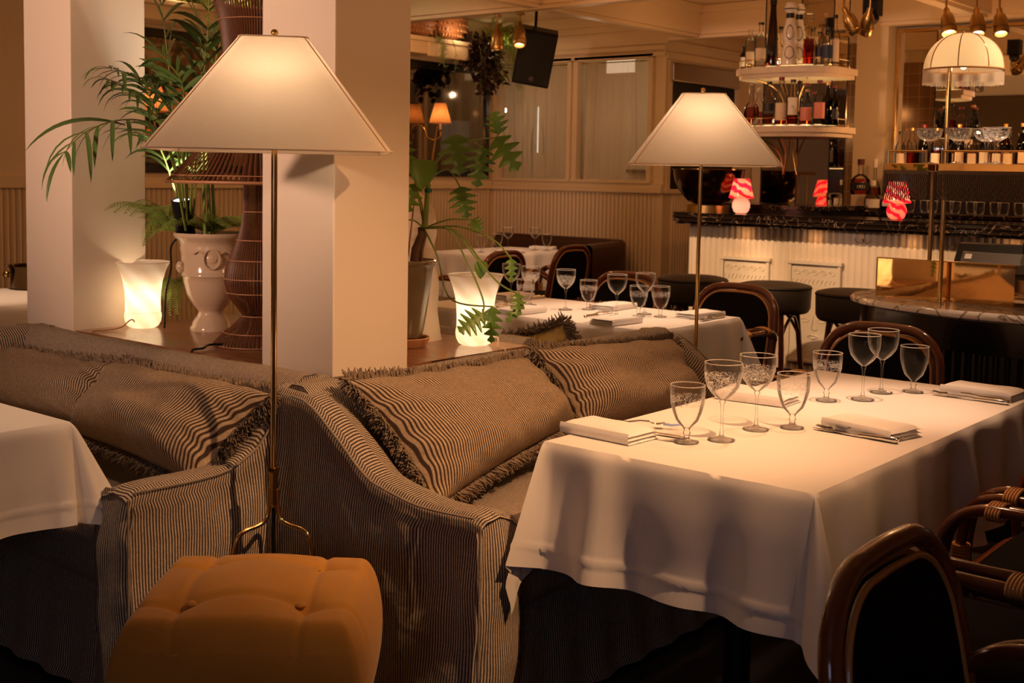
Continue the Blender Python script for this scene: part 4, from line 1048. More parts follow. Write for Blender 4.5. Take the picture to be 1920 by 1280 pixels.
MB().tube(catmull([(-.14, .0, .012), (-.19, .03, .012), (-.24, .0, .008), (-.275, .01, .004), (-.283, .01, -.02)], 6), .004, 6).build('power_cord', BLACKP, g)

# stone sculpture and glazed pot
g = thing('stone_sculpture', 'rough white translucent stone sculpture between the pot and the right glowing lamp', 'sculpture', (3.17, 3.10, .80))
def rock(u, v):
    a = 2*pi*u; z = .55*v
    r = smooth_interp([(0, .125), (.25, .115), (.5, .10), (.62, .088), (.75, .098), (.88, .09), (.97, .05), (1, .004)], v)
    r *= 1+.16*nz(cos(a)*1.6, sin(a)*1.6, v*4)+.08*abs(nz(cos(a)*4, sin(a)*4, v*9))
    if v < .58: r *= 1+.03*round(cos(a*3))
    return (r*cos(a), r*sin(a)*.85, z)
MB().grid(rock, 40, 40, None, cu=True).build('body', shade_mat('alabaster', (.80, .68, .54), .3), g, smooth=35)
g = thing('glazed_pot', 'mottled olive glazed pot with the climbing plant, beside the middle pillar', 'plant pot', (3.035, 2.895+.09, .835))
MB().lathe([(.001, 0), (.055, 0), (.062, .02), (.072, .08), (.088, .18), (.100, .25), (.104, .258), (.107, .262), (.108, .272), (.100, .275), (.094, .262), (.001, .258)], 40).build('body', POT, g, smooth=45)
MB().lathe([(.092, .2585), (.05, .264), (.001, .266)], 24).build('soil', SOIL, g)
g = thing('terracotta_saucer', 'terracotta saucer under the glazed pot', 'saucer', (3.035, 2.985, .801))
MB().lathe([(.001, 0), (.070, 0), (.078, .012), (.085, .030), (.082, .034), (.074, .030), (.068, .012), (.001, .010)], 36).build('dish', TERRA, g)
MB().lathe([(.001, .0), (.04, .0), (.04, .022), (.001, .022)], 20).build('spacer', TERRA, g, loc=(0, 0, .0105))

# ------------------------------------------------------------------ foliage
def leaf_blade(t, p, d, n, L, W_, droop, seg=6, fold=.25, tip=1.0):
    """narrow blade from p along d with face normal n"""
    d = d.normalized(); sd = d.cross(n).normalized(); V = []; q = p.copy(); dd = d.copy()
    for j in range(seg+1):
        f = j/seg; w_ = W_*(sin(pi*min(1, f*.92+.08))**.7)*(1 if f < 1 else .05)
        up_ = dd.cross(sd).normalized()*-1
        V += [q-sd*w_+up_*w_*fold, q, q+sd*w_+up_*w_*fold]
        dd = (dd + Vector((0, 0, -1))*droop/seg*(.5+f*1.5)).normalized(); q = q+dd*L/seg
    F = []
    for j in range(seg): b = j*3; F += [(b, b+1, b+4, b+3), (b+1, b+2, b+5, b+4)]
    t.add(V, F)
def palm_frond(name, parent, org, pts, L, W_, n, m, seed, droop=1.1, start=.3, both=True):
    rnd = random.Random(seed); P = catmull([Vector(p)-org for p in pts], 10); N_ = len(P)
    s = MB(); s.tube(P, [.0045*(1-.75*i/N_) for i in range(N_)], 6); st = s.build('rachis', STEM, parent)
    t = MB()
    for k in range(n):
        f = start+(1-start)*(k+.5)/n; i = min(int(f*(N_-1)), N_-2); p = P[i]; tg = (P[i+1]-P[i]).normalized()
        side = tg.cross(Vector((0, 0, 1))); side = side.normalized() if side.length > .1 else Vector((1, 0, 0)); nn = side.cross(tg).normalized()
        for s_ in ((-1, 1) if both else (1,)):
            d = (tg*rnd.uniform(.6, 1.0)+side*s_*rnd.uniform(.6, 1.0)+nn*rnd.uniform(-.1, .35))
            leaf_blade(t, p, d, nn, L*rnd.uniform(.75, 1.15)*(1-.45*max(0, f-.7)/.3), W_*rnd.uniform(.8, 1.1), droop*rnd.uniform(.7, 1.5))
    leaf_blade(t, P[-1], P[-1]-P[-2], Vector((0, 0, 1)), L*.8, W_, droop)
    t.build('leaflets', m, parent, smooth=180)
org = Vector((2.80, 3.80, 1.16))
g = thing('palm_plant', 'tall palm in the cream urn, its fronds arching across the left pillar', 'palm', org)
FR = [([(2.724, 3.849, 1.182), (2.604, 3.759, 1.447), (2.438, 3.645, 1.564), (2.255, 3.553, 1.573), (2.1, 3.505, 1.527), (2, 3.469, 1.453)], .22, .0075, 7, 1.9, .45),
      ([(2.727, 3.845, 1.182), (2.62, 3.739, 1.525), (2.486, 3.666, 1.669), (2.335, 3.613, 1.73), (2.228, 3.586, 1.746)], .15, .007, 9, 1.3, .4),
      ([(2.731, 3.841, 1.182), (2.654, 3.698, 1.545), (2.648, 3.626, 1.792), (2.657, 3.616, 2.019), (2.691, 3.653, 2.14)], .20, .0085, 10, .7, .35),
      ([(2.722, 3.852, 1.182), (2.646, 3.786, 1.447), (2.596, 3.768, 1.756), (2.575, 3.794, 2.042)], .22, .009, 8, .5, .4),
      ([(2.724, 3.849, 1.182), (2.58, 3.708, 1.504), (2.444, 3.638, 1.601), (2.329, 3.62, 1.676), (2.261, 3.624, 1.708)], .14, .007, 8, 1.6, .5),
      ([(2.727, 3.845, 1.182), (2.569, 3.644, 1.447), (2.515, 3.552, 1.594), (2.472, 3.526, 1.719), (2.398, 3.536, 1.804)], .19, .010, 9, .9, .35),
      ([(2.737, 3.833, 1.182), (2.813, 3.898, 1.45), (2.891, 3.96, 1.66), (2.987, 4.002, 1.899), (3.09, 4.034, 2.082)], .2, .009, 9, .8, .35),
      ([(2.727, 3.845, 1.182), (2.667, 3.76, 1.487), (2.662, 3.688, 1.7), (2.679, 3.668, 1.854), (2.663, 3.687, 1.949)], .19, .011, 9, .7, .35),
      ([(2.692, 3.809, 1.185), (2.574, 3.716, 1.427), (2.491, 3.659, 1.539), (2.439, 3.645, 1.647), (2.383, 3.633, 1.717)], .17, .010, 8, 1.0, .4),
      ([(2.762, 3.881, 1.18), (2.77, 3.872, 1.388), (2.813, 3.898, 1.491), (2.87, 3.907, 1.575)], .19, .010, 8, .9, .35),
      ([(2.751, 3.894, 1.179), (2.686, 3.895, 1.387), (2.625, 3.89, 1.506), (2.583, 3.941, 1.544)], .2, .008, 7, 1.0, .35)]
for i, (pts, L, W_, n, dr, stt) in enumerate(FR):
    f = bpy.data.objects.new('frond', None); C.objects.link(f); f.parent = g
    palm_frond('frond', f, org, pts, L, W_, n, LEAF, i+3, dr, stt)
# long leaf reaching left
lb = MB(); leaf_blade(lb, Vector((2.294, 3.584, 1.558))-org, Vector((2.106, 3.577, 1.601))-Vector((2.294, 3.584, 1.558)), Vector((-.5, -.5, .7)), .40, .010, 1.0, 12); lb.build('long_leaf', LEAF, g, smooth=180)
rnd = random.Random(5)
for k in range(5):
    x0 = rnd.uniform(-.03, .03); y0 = rnd.uniform(-.03, .03)
    MB().tube([(x0, y0, -.004), (x0*.9-.01, y0, .2), (x0*.7-.02, y0, .45)], [.007, .006, .004], 7).build('stem', STEM, g)

def fern(label, base, n, L, seed, droop=1.6, dirs=None, parent_name='fern_plant', m=FERN, up=.9):
    rnd = random.Random(seed); g = thing(parent_name, label, 'fern', base)
    for k in range(n):
        a = dirs[k % len(dirs)]+rnd.uniform(-.3, .3) if dirs else 2*pi*k/n+rnd.uniform(-.3, .3)
        d = Vector((cos(a), sin(a), up*rnd.uniform(.5, 1.3))).normalized(); p = Vector((0, 0, 0)); P = [p.copy()]; Lk = L*rnd.uniform(.7, 1.15); S = 16
        for j in range(S):
            p = p + d*Lk/S; P.append(p.copy()); d = (d+Vector((0, 0, -droop/S*(.4+j/S*1.4)))).normalized()
        t = MB(); t.tube(P, .0012, 4)
        for j in range(2, S*2):
            f = j/(S*2); i = min(int(f*S), S-1); q = P[i].lerp(P[i+1], f*S-i); tg = (P[i+1]-P[i]).normalized()
            sd = tg.cross(Vector((0, 0, 1))); sd = sd.normalized() if sd.length > .05 else Vector((1, 0, 0)); nn = sd.cross(tg).normalized()
            w_ = .048*sin(pi*min(1, f*.85+.12))*L/.35
            for s_ in (-1, 1):
                dd = (sd*s_+tg*.45-nn*.15).normalized(); a0 = q; b0 = q+dd*w_
                e = tg*.0026
                t.add([a0-e, a0+e, b0+e*.3-nn*.006, b0-e*.5-nn*.006], [(0, 1, 2, 3)])
        t.build('frond', m, g, smooth=180)
    return g
fern('feathery light green fern fanning out left of the urn, under the uplight', (2.832, 4.079, 1.163), 20, .36, 3, 1.8, [radians(a) for a in (110, 140, 165, 190, 210, 90, 240)])
fern('fern filling the urn behind the uplight', (2.813, 3.82, 1.173), 20, .27, 4, 1.5, None)
fern('fern hanging low between the left glowing lamp and the urn', (2.865, 4.15, 0.953), 14, .30, 6, 2.2, [radians(a) for a in (150, 200, 230, 260)], up=.5)

def lobed(t, p, d, n, L, W_, lobes=3, curl=.3, heart=False):
    d = d.normalized(); sd = d.cross(n).normalized(); n = sd.cross(d).normalized()*-1 if False else n
    n = d.cross(sd).normalized()*-1
    pts = []
    K = 26
    for i in range(K+1):
        f = i/K
        if heart: w_ = W_*(sin(pi*f**.62)**.8)*1.0
        else:
            env = sin(pi*(.10+.9*f)**.75)**.75
            w_ = W_*env*(.24+1.0*abs(sin(pi*lobes*f+.35))**1.5)
        pts.append((f, w_))
    V = []; 
    for f, w_ in pts:
        c = p + d*(L*f) - n*(curl*L*f*f)*.6
        sweep = d*(w_*.35) if not heart else d*(-w_*.15 if f < .3 else 0)
        V += [c - sd*w_ + sweep + n*w_*.18, c - sd*w_*.5 + sweep*.5 + n*w_*.16, c, c + sd*w_*.5 + sweep*.5 + n*w_*.16, c + sd*w_ + sweep + n*w_*.18]
    F = []
    for j in range(K):
        for k in range(4): b = j*5+k; F.append((b, b+1, b+6, b+5))
    t.add(V, F)
org = Vector((3.035, 2.985, 1.10))
g = thing('philodendron_plant', 'bright green lobed-leaf climbing plant in the glazed pot, leaves hanging over the glowing lamp', 'plant', org)
bk = [(3.041, 2.945, 1.095), (3.044, 2.942, 1.146), (3.04, 2.915, 1.2), (3.037, 2.918, 1.228)]
MB().tube([Vector(p)-org for p in bk], [.024, .022, .017, .012], 10).build('trunk', BARK, g)
cr = (3.043, 2.911, 1.222)
def petiole(pts, L, W_, dirv, m=LEAFL, lobes=3, heart=False, r=.003, nrm=None, curl=.3):
    P = catmull([Vector(p)-org for p in pts], 8)
    st = MB().tube(P, r, 6).build('petiole', STEM, g)
    L *= .82; W_ *= .66; t = MB(); dv = Vector(dirv[1])-Vector(dirv[0]); cam_n = (Vector((0, 0, H))-Vector(dirv[0])).normalized()
    lobed(t, P[-1], dv, nrm or cam_n, L*1.08, W_, lobes+(0 if heart else 2), curl, heart); t.build('leaf', m, st, smooth=180)
D_ = 4.15
petiole([cr, (3.018, 2.864, 1.405), (3.047, 2.781, 1.525), (3.035, 2.763, 1.548)], .17, .085, ((3.035, 2.764, 1.561), (3.005, 2.722, 1.475)), lobes=2)
petiole([(3.047, 2.907, 1.237), (3.021, 2.86, 1.424), (3.044, 2.753, 1.516), (3.048, 2.591, 1.537)], .16, .07, ((3.048, 2.591, 1.537), (3.042, 2.52, 1.463)), lobes=2)
petiole([(3.047, 2.907, 1.237), (3.025, 2.854, 1.442), (3.07, 2.753, 1.52), (3.058, 2.657, 1.507)], .16, .065, ((3.058, 2.657, 1.502), (3.01, 2.637, 1.382)), lobes=3)
petiole([(3.048, 2.591, 1.537), (3.054, 2.584, 1.548)], .09, .05, ((3.054, 2.584, 1.541), (3.048, 2.592, 1.595)), lobes=2)
petiole([(3.049, 2.904, 1.275), (3.041, 2.883, 1.387), (3.058, 2.814, 1.429), (3.062, 2.762, 1.371)], .13, .065, ((3.062, 2.762, 1.356), (3.045, 2.72, 1.272)), lobes=3)
petiole([(3.043, 2.911, 1.228), (2.989, 2.899, 1.368), (2.931, 2.89, 1.477), (2.911, 2.914, 1.527)], .13, .07, ((2.94, 2.879, 1.459), (2.919, 2.826, 1.366)), lobes=2)
petiole([(3.043, 2.911, 1.228), (3.012, 2.871, 1.405), (2.969, 2.844, 1.46)], .12, .075, ((2.969, 2.844, 1.467), (2.928, 2.815, 1.379)), lobes=1, heart=True)
petiole([(3.043, 2.911, 1.222), (3.001, 2.884, 1.313), (2.947, 2.871, 1.378)], .12, .05, ((2.947, 2.871, 1.378), (2.9, 2.849, 1.288)), lobes=2)
petiole([cr, (3.023, 2.779, 1.258), (3.038, 2.682, 1.261)], .07, .04, ((3.041, 2.678, 1.268), (3.023, 2.621, 1.235)), lobes=2)
petiole([cr, (3.035, 2.764, 1.225), (2.995, 2.655, 1.177), (2.983, 2.591, 1.128)], .065, .034, ((2.983, 2.591, 1.128), (2.967, 2.579, 1.07)), heart=True)
petiole([cr, (3.046, 2.75, 1.235), (3.046, 2.593, 1.197), (3.046, 2.515, 1.139)], .09, .028, ((3.045, 2.516, 1.144), (3.023, 2.496, 1.08)), lobes=2)
petiole([cr, (2.998, 2.731, 1.224), (2.969, 2.608, 1.146), (2.982, 2.513, 1.063), (2.983, 2.434, 1.034)], .09, .035, ((2.988, 2.428, 1.038), (2.95, 2.395, 0.971)), lobes=2)
petiole([(2.983, 2.434, 1.034), (2.992, 2.423, 1.009)], .10, .03, ((2.99, 2.426, 1.003), (2.921, 2.43, 0.94)), lobes=2)
petiole([cr, (2.986, 2.744, 1.227), (2.958, 2.621, 1.11), (2.912, 2.52, 1.015), (2.891, 2.499, 0.97)], .115, .06, ((2.891, 2.499, 0.975), (2.814, 2.529, 0.923)), lobes=3, curl=.1)
petiole([(2.912, 2.52, 0.98), (2.891, 2.499, 0.97)], .05, .035, ((2.891, 2.499, 0.97), (2.896, 2.461, 0.953)), lobes=2, curl=.1)
petiole([cr, (3.001, 2.806, 1.133), (3.031, 2.769, 0.987), (3.048, 2.591, 0.973)], .14, .045, ((3.056, 2.581, 1), (3.037, 2.572, 0.877)), lobes=3)
petiole([cr, (2.942, 2.877, 1.256), (2.831, 2.855, 1.226)], .08, .04, ((2.831, 2.855, 1.226), (2.808, 2.882, 1.172)), lobes=2)
for a, b in (((3.044, 2.941, 1.123), (3.07, 2.878, 1.582)), ((3.044, 2.989, 1.121), (3.027, 2.931, 1.405))): MB().tube([Vector(a)-org, Vector(b)-org], .0035, 6).build('support_cane', CANE, g)
MB().tube([Vector((3.024, 2.887, 1.229))-org, Vector((3.015, 2.866, 1.378))-org], .009, 8).build('stem', STEM, g)
MB().lathe([(.0, -.008), (.013, -.006), (.013, .006), (.0, .008)], 10).build('twine_knot', mat('green_twine', (.02, .12, .08), .7), g, loc=Vector((3.016, 2.866, 1.356))-org)

# ------------------------------------------------------------------ ledge on the left far wall: ornaments and trailing plants
def trailing(name, label, base, wx, L, n, m, seed, lw=.012, ll=.035, spread=.12, up=0, cat='trailing plant', dens=26):
    rnd = random.Random(seed); g = thing(name, label, cat, base); t = MB(); s = MB()
    for k in range(n):
        x0 = rnd.uniform(-wx, wx); a = -pi/2+rnd.uniform(-1.0, 1.0); p = Vector((x0, rnd.uniform(-.05, .05), .0)); d = Vector((cos(a)*.6, sin(a), up+rnd.uniform(.2, .9))).normalized(); P = [p.copy()]
        Lk = L*rnd.uniform(.45, 1.1); S = 12
        for j in range(S):
            p = p+d*Lk/S; P.append(p.copy()); d = (d+Vector((rnd.uniform(-.15, .15), .05*(j > 2), -.55 if not up else -.12))).normalized()
        s.tube(P, .0016, 4, caps=False)
        for j in range(dens):
            f = rnd.random(); i = min(int(f*S), S-1); q = P[i].lerp(P[i+1], f*S-i); v = Vector((rnd.uniform(-1, 1), rnd.uniform(-1, .6), rnd.uniform(-1, .6))).normalized()
            leaf_blade(t, q, v, Vector((0, -.7, .7)), ll*rnd.uniform(.7, 1.3), lw*rnd.uniform(.7, 1.2), .6, 3)
    l = t.build('leaves', m, g, smooth=180); s.build('stems', STEM, g, smooth=180); return g
LB = 2.645
trailing('trailing_plant', 'dark purple trailing plant spilling from the ledge beside the carved ornament', (8.74, 7.72, LB+.02), .17, .62, 34, LEAFD, 1, .030, .08, dens=20)
trailing('lime_fern', 'lime green feathery plant glowing on the ledge behind the brass spotlight', (9.04, 7.73, LB), .13, .34, 34, LEAFY, 2, .006, .05, up=1.2, dens=44)
trailing('lime_fern', 'bright yellow-green feathery foliage on the ledge above the palm and wicker lamp', (5.95, 7.76, LB), .55, .30, 70, LEAFY, 9, .006, .06, up=1.2, dens=40)
trailing('hanging_fern', 'thin asparagus fern strands hanging before the dark mirror at the pillar edge', (8.08, 7.60, LB-.02), .05, .42, 6, FERN, 3, .003, .045, dens=34)
trailing('hanging_fern', 'sparse asparagus fern strands hanging left of the loudspeaker', (9.05, 7.62, LB), .16, .70, 22, FERN, 4, .003, .04, dens=40)
trailing('hanging_fern', 'asparagus fern strands hanging below the lime foliage behind the palm', (5.9, 7.60, LB), .4, .5, 24, FERN, 5, .003, .045, dens=36)
point(9.0, 7.62, 2.75, 6.0, (1, .78, .36), .03, 'ledge_uplight'); point(5.9, 7.66, 2.76, 8.0, (1, .78, .36), .03, 'ledge_uplight'); point(5.3, 7.6, 2.72, 2, (1, .6, .3), .03, 'ledge_uplight'); point(8.35, 7.55, 2.70, 1.5, (1, .6, .3), .03, 'ledge_uplight')
def scaly(x, y, z, s, label):
    g = thing('carved_ornament', label, 'ornament', (x, y, z)); t = MB()
    t.grid(lambda u, v: (.15*s*cos(2*pi*u)*sin(pi*v)*1.1, .07*s*sin(2*pi*u)*sin(pi*v), .12*s-.11*s*cos(pi*v)), 24, 12, None, cu=True)
    o = t.build('body', mat('carved_wood_'+str(int(x*10)), (.34, .15, .07), .45, var=.3), g, smooth=180)
    sp = MB()
    for j in range(6):
        for i in range(11):
            a = radians(20+j*22); b = radians(200+i*14+(j % 2)*7); n_ = Vector((cos(b)*sin(a), sin(b)*sin(a), cos(a))); c0 = Vector((n_.x*.165*s, n_.y*.07*s, .12*s+n_.z*.11*s)); e = n_.orthogonal().normalized(); e2 = n_.cross(e)
            sp.add([c0+e*.012*s, c0-e*.006*s+e2*.011*s, c0-e*.006*s-e2*.011*s, c0+n_*.016*s-Vector((0, 0, .012*s))], [(0, 1, 3), (1, 2, 3), (2, 0, 3)])
    sp.build('scales', mat('pale_scales_'+str(int(x*10)), (.55, .30, .14), .5), g, smooth=None)
    for q in (-.17, .17): MB().tube(catmull([(q*s, 0, 0), (q*s*1.02, 0, .12*s), (q*s*.55, 0, .22*s)], 5), .014*s, 8).build('handle', WICKER, g)
scaly(8.43, 7.74, LB-.002, 1.25, 'carved brown ornament with rows of pointed scales on the far ledge')
scaly(5.22, 7.76, LB-.002, 1.1, 'carved ornament on the ledge at the left pillar edge, lit from within the foliage')
scaly(8.02, 7.76, LB-.002, 1.2, 'dark carved ornament half hidden by the middle pillar on the far ledge')

# ------------------------------------------------------------------ leather booth, bucket
g = thing('leather_booth', 'brown leather booth sofa with rounded end along the far wall', 'booth', (8.85, 6.7, 0))
def booth(u, v):
    q = [(.0, .02), (.0, .80), (.03, .83), (.12, .83), (.16, .79), (.19, .5)]
    P = [(0.37, 1.0), (.37, 0), (.34, -.42), (.25, -.54), (.10, -.58), (-.35, -.60)]
    f = u*5; k = min(int(f), 4); c = catmull([(x, y, 0) for x, y in P], 8); i = min(int(u*(len(c)-1)), len(c)-2); p = c[i].lerp(c[i+1], u*(len(c)-1)-i); tg = (c[i+1]-c[i]).normalized(); inn = Vector((tg.y, -tg.x, 0))
    kk = min(int(v*5), 4); tt = v*5-kk; b = lerp(q[kk][0], q[kk+1][0], tt); z = lerp(q[kk][1], q[kk+1][1], tt)
    return (p.x+inn.x*b, p.y+inn.y*b, z*(1-.08*max(0, u-.6)))
MB().grid(booth, 60, 25).build('backrest', LEATHER, g, smooth=60)
MB().box(-.32, .20, -.36, .95, .02, .45).build('seat', LEATHER, g, smooth=None, bevel=.03)
g = thing('metal_bucket', 'aged brass bucket with round knob handle on the table beyond the left pillar', 'bucket', (3.341, 6.123, 0.752))
MB().shell([(.001, .002), (.095, .002), (.105, .02), (.112, .11), (.120, .125), (.118, .13), (.108, .12)], 36).build('body', DBRASS, g)
MB().tube([(-.11*.6, .11*.8, .075), (-.13*.6, .13*.8, .075)], .008, 8).ball((-.14*.6, .14*.8, .075), .02, 14).build('knob_handle', ABRASS, g)

# ================================================================== the bar
g = thing('bar_counter', 'long black marble bar counter over a white fluted front with relief panels', 'bar counter', (7.55, 3.0, 0))
def bar_top():
    P = [(-.25, -2.2)]; 
    for i in range(9): a = pi - i/8*pi/2; P.append((-.25+.16+.16*cos(a), 1.62-.16+.16*sin(a)))
    P += [(.32, 1.62), (.32, -2.2)]
    n = len(P); t = MB()
    for (z0, z1, ins) in ((1.085, 1.105, .02), (1.105, 1.135, .0), (1.135, 1.166, -.0)):
        q = [(x+(ins if x < 0 else 0), y-(ins if y > 0 else 0)) for x, y in P]
        t.add([(x, y, z) for z in (z0, z1) for x, y in q], [tuple(range(n)), tuple(range(n, 2*n))[::-1]]+[(i, (i+1) % n, n+(i+1) % n, n+i) for i in range(n)])
    return t
bar_top().build('counter_top', BMARB, g, smooth=None, bevel=.008)
fb = MB(); pts = [(-.05, -2.2), (-.05, 1.42)]+[(-.05+.15-.15*cos(i/6*pi/2), 1.42+.15*sin(i/6*pi/2)) for i in range(1, 7)]+[(.28, 1.57)]
cum = [0]
for a, b in zip(pts, pts[1:]): cum.append(cum[-1]+hypot(b[0]-a[0], b[1]-a[1]))
Ltot = cum[-1]; nr = int(Ltot/.045); S = nr*6; V = []
for z in (.12, 1.084):
    for i in range(S+1):
        d = Ltot*i/S; k = max(j for j in range(len(cum)-1) if cum[j] <= d+1e-9); t_ = (d-cum[k])/(cum[k+1]-cum[k]); a, b = pts[k], pts[k+1]
        tx, ty = (b[0]-a[0]), (b[1]-a[1]); l = hypot(tx, ty); nx_, ny_ = -ty/l, tx/l; o_ = .020*abs(sin(pi*nr*i/S))
        V.append((a[0]+(b[0]-a[0])*t_+nx_*o_, a[1]+(b[1]-a[1])*t_+ny_*o_, z))
fb.add(V, [(i, i+1, S+2+i, S+1+i) for i in range(S)]); fb.build('fluted_front', mat('bar_front_paint', (.80, .72, .60), .5, var=.03), g, smooth=50)
MB().box(0, .28, -2.2, 1.4, .02, 1.084).build('carcass', BWOOD, g, smooth=None)
MB().box(-.06, -.02, -2.2, 1.4, 0, .12).build('kick_plate', BWOOD, g, smooth=None)
RELF = mat('relief_plaster', (.74, .68, .56), .6, var=.04)
for i, yc in enumerate((4.05, 3.53, 2.87, 2.25, 1.6)):
    y_ = yc-3.0; hw = .187; f = MB()
    f.box(-.095, -.062, y_-hw, y_-hw+.02, .2, .862); f.box(-.095, -.062, y_+hw-.02, y_+hw, .2, .862); f.box(-.105, -.062, y_-hw-.01, y_+hw+.01, .845, .868); f.box(-.095, -.062, y_-hw, y_+hw, .18, .2)
    o = f.build('panel_frame', RELF, g, smooth=None, bevel=.003)
    p_ = MB().box(-.078, -.066, y_-hw+.02, y_+hw-.02, .2, .845); X_ = -.080
    for k in range(5):     # wave scrolls
        c0 = y_-.125+k*.0625; p_.tube([(X_, c0+.026*cos(a)*(1-a/11), .79+.022*sin(a)*(1-a/11)) for a in [j*.5 for j in range(18)]], .0028, 5)
    for k in range(11): p_.tube([(X_, y_-.15+k*.03, .745), (X_, y_-.138+k*.03, .73), (X_, y_-.135+k*.03, .715)], .0035, 5)
    for rr in (.05, .065, .08, .095):
        for s_ in (-1, 1): p_.tube([(X_, y_+s_*(.155-rr*cos(a)), .60+rr*sin(a)) for a in [pi/2*j/10 for j in range(11)]], .003, 5)
    for s_ in (-1, 1): p_.tube([(X_, y_+s_*.06+.03*cos(a), .47+.012*sin(a)) for a in [2*pi*j/16 for j in range(16)]], .003, 5, True)
    p_.tube([(X_, y_, .5), (X_-.006, y_+.01, .42), (X_, y_-.012, .405), (X_, y_-.03, .412)], .004, 5)
    p_.tube([(X_, y_-.04, .36), (X_-.004, y_-.015, .372), (X_, y_, .367), (X_-.004, y_+.015, .372), (X_, y_+.04, .36), (X_-.004, y_, .345), (X_, y_-.04, .36)], .004, 5)
    p_.build('relief_panel', RELF, o, smooth=50)
    point(7.43, yc, 1.02, .10, WARM, .01, 'under_counter_light')
for yy in (3.79, 3.2, 2.6, 2.0):
    h = MB(); h.tube([(-.09, yy-3, 1.08), (-.09, yy-3, 1.03)], .003, 6)
    for s_ in (-1, 1): h.tube(catmull([(-.09, yy-3, 1.035), (-.11, yy-3+s_*.02, 1.01), (-.115, yy-3+s_*.035, 1.02), (-.115, yy-3+s_*.04, 1.035)], 5), .0025, 6)
    h.build('coat_hook', ABRASS, g)
g = thing('back_counter', 'dark counter behind the bar under the mirror', 'counter', (8.95, 2.7, 0))
MB().box(-.24, .235, -2.2, 2.2, 0, 1.15).build('body', BWOOD, g, smooth=None); MB().box(-.27, .235, -2.2, 2.2, 1.15, 1.18).build('counter_top', BMARB, g, smooth=None, bevel=.004)
MB().box(.05, .235, -2.2, 1.0, 1.1805, 1.50).build('bottle_step', BWOOD, g, smooth=None)
MB().box(.06, .23, -.6, .99, 1.5005, 1.503).build('light_panel', emis('step_glow', (1, .55, .22), 2.6), g, smooth=None)  # added glowing strip so the liquor looks lit from below
point(8.88, 3.3, 1.80, 3, WARM, .02, 'bottle_fill'); point(8.88, 2.6, 1.80, 3, WARM, .02, 'bottle_fill')  # added small lights that brighten the bottle row
g = thing('mirror_plinth', 'dark plinth carrying the mirrored bottle tower', 'counter', (8.15, 4.08, 0))
MB().box(-.25, .50, -.38, .52, 0, 1.19).build('body', BWOOD, g, smooth=None); MB().box(-.27, .50, -.40, .54, 1.19, 1.225).build('counter_top', BMARB, g, smooth=None, bevel=.004)

# mirrored tower with two curved bottle shelves
g = thing('bottle_tower', 'mirrored pillar with two curved cream shelves full of bottles', 'shelf unit', (8.12, 4.04, 1.226))
b = MB(); P = [(-.04, -.05), (-.04, .235), (.36, .235), (.36, -.235), (.10, -.235)]; n = len(P); hz = CZ-1.228
b.add([(x, y, z) for z in (0, hz) for x, y in P], [tuple(range(n))[::-1], tuple(range(n, 2*n))]+[(i, (i+1) % n, n+(i+1) % n, n+i) for i in range(n)]); b.build('mirror_cladding', MIRROR, g, smooth=None)
e = MB()
for x, y in P: e.tube([(x, y, 0), (x, y, hz)], .005, 5)
e.build('edge_trim', BWOOD, g)
GLOW = emis('light_panel', (1, .62, .26), 3.2)
def dshape(sc, n=22):
    return [(.02-.36*sc*cos(a)*(1), .405*sc*sin(a)) if abs(a) < pi/2 else None for a in [-pi/2+pi*i/n for i in range(n+1)]]
for zt in (2.205, 1.788):
    z1 = zt-1.226; q = [(.04-.40*abs(cos(a))**.55, .405*(abs(sin(a))**.8)*(1 if sin(a) > 0 else -1)) for a in [-pi/2+pi*i/26 for i in range(27)]]; q += [(.16, .405), (.16, -.405)]
    n = len(q); t = MB()
    for (a0, a1, s_) in ((z1-.045, z1, 1.0), (z1-.075, z1-.045, .95)):
        t.add([((x-.04)*s_+.04, y*s_, z) for z in (a0, a1) for x, y in q], [tuple(range(n))[::-1], tuple(range(n, 2*n))]+[(i, (i+1) % n, n+(i+1) % n, n+i) for i in range(n)])
    sh = t.build('shelf', mat('shelf_cream', (.72, .60, .46), .5), g, smooth=None, bevel=.003)
    q2 = [((x-.04)*.9+.04, y*.93, z1+.002) for x, y in q]
    MB().add(q2, [tuple(range(len(q2)))]).build('light_panel', GLOW, sh, smooth=None)
    r_ = MB(); arc = [((x-.04)*.97+.04, y*.97) for x, y in q[:27]]
    for zz in (.012, .055): r_.tube([(x, y, z1+zz) for x, y in arc], .0035, 6)
    for i in range(0, 27, 4): r_.tube([(arc[i][0], arc[i][1], z1), (arc[i][0], arc[i][1], z1+.055)], .0035, 6)
    r_.build('rail', BRASS, sh)
    br = MB()
    for y in (-.14, .14):
        br.tube(catmull([(-.05, y*.4, z1-.30), (-.07, y*.5, z1-.2), (-.12, y*.9, z1-.12), (-.22, y*1.4, z1-.078)], 6), .006, 6); br.tube(catmull([(-.05, y*.4, z1-.34), (-.06, y*.2, z1-.2), (-.10, y*.3, z1-.078)], 6), .004, 6)
    br.build('bracket', ABRASS, sh)
point(7.83, 4.04, 2.235, .7, WARM2, .02, 'shelf_light'); point(7.83, 4.04, 1.82, .7, WARM2, .02, 'shelf_light')

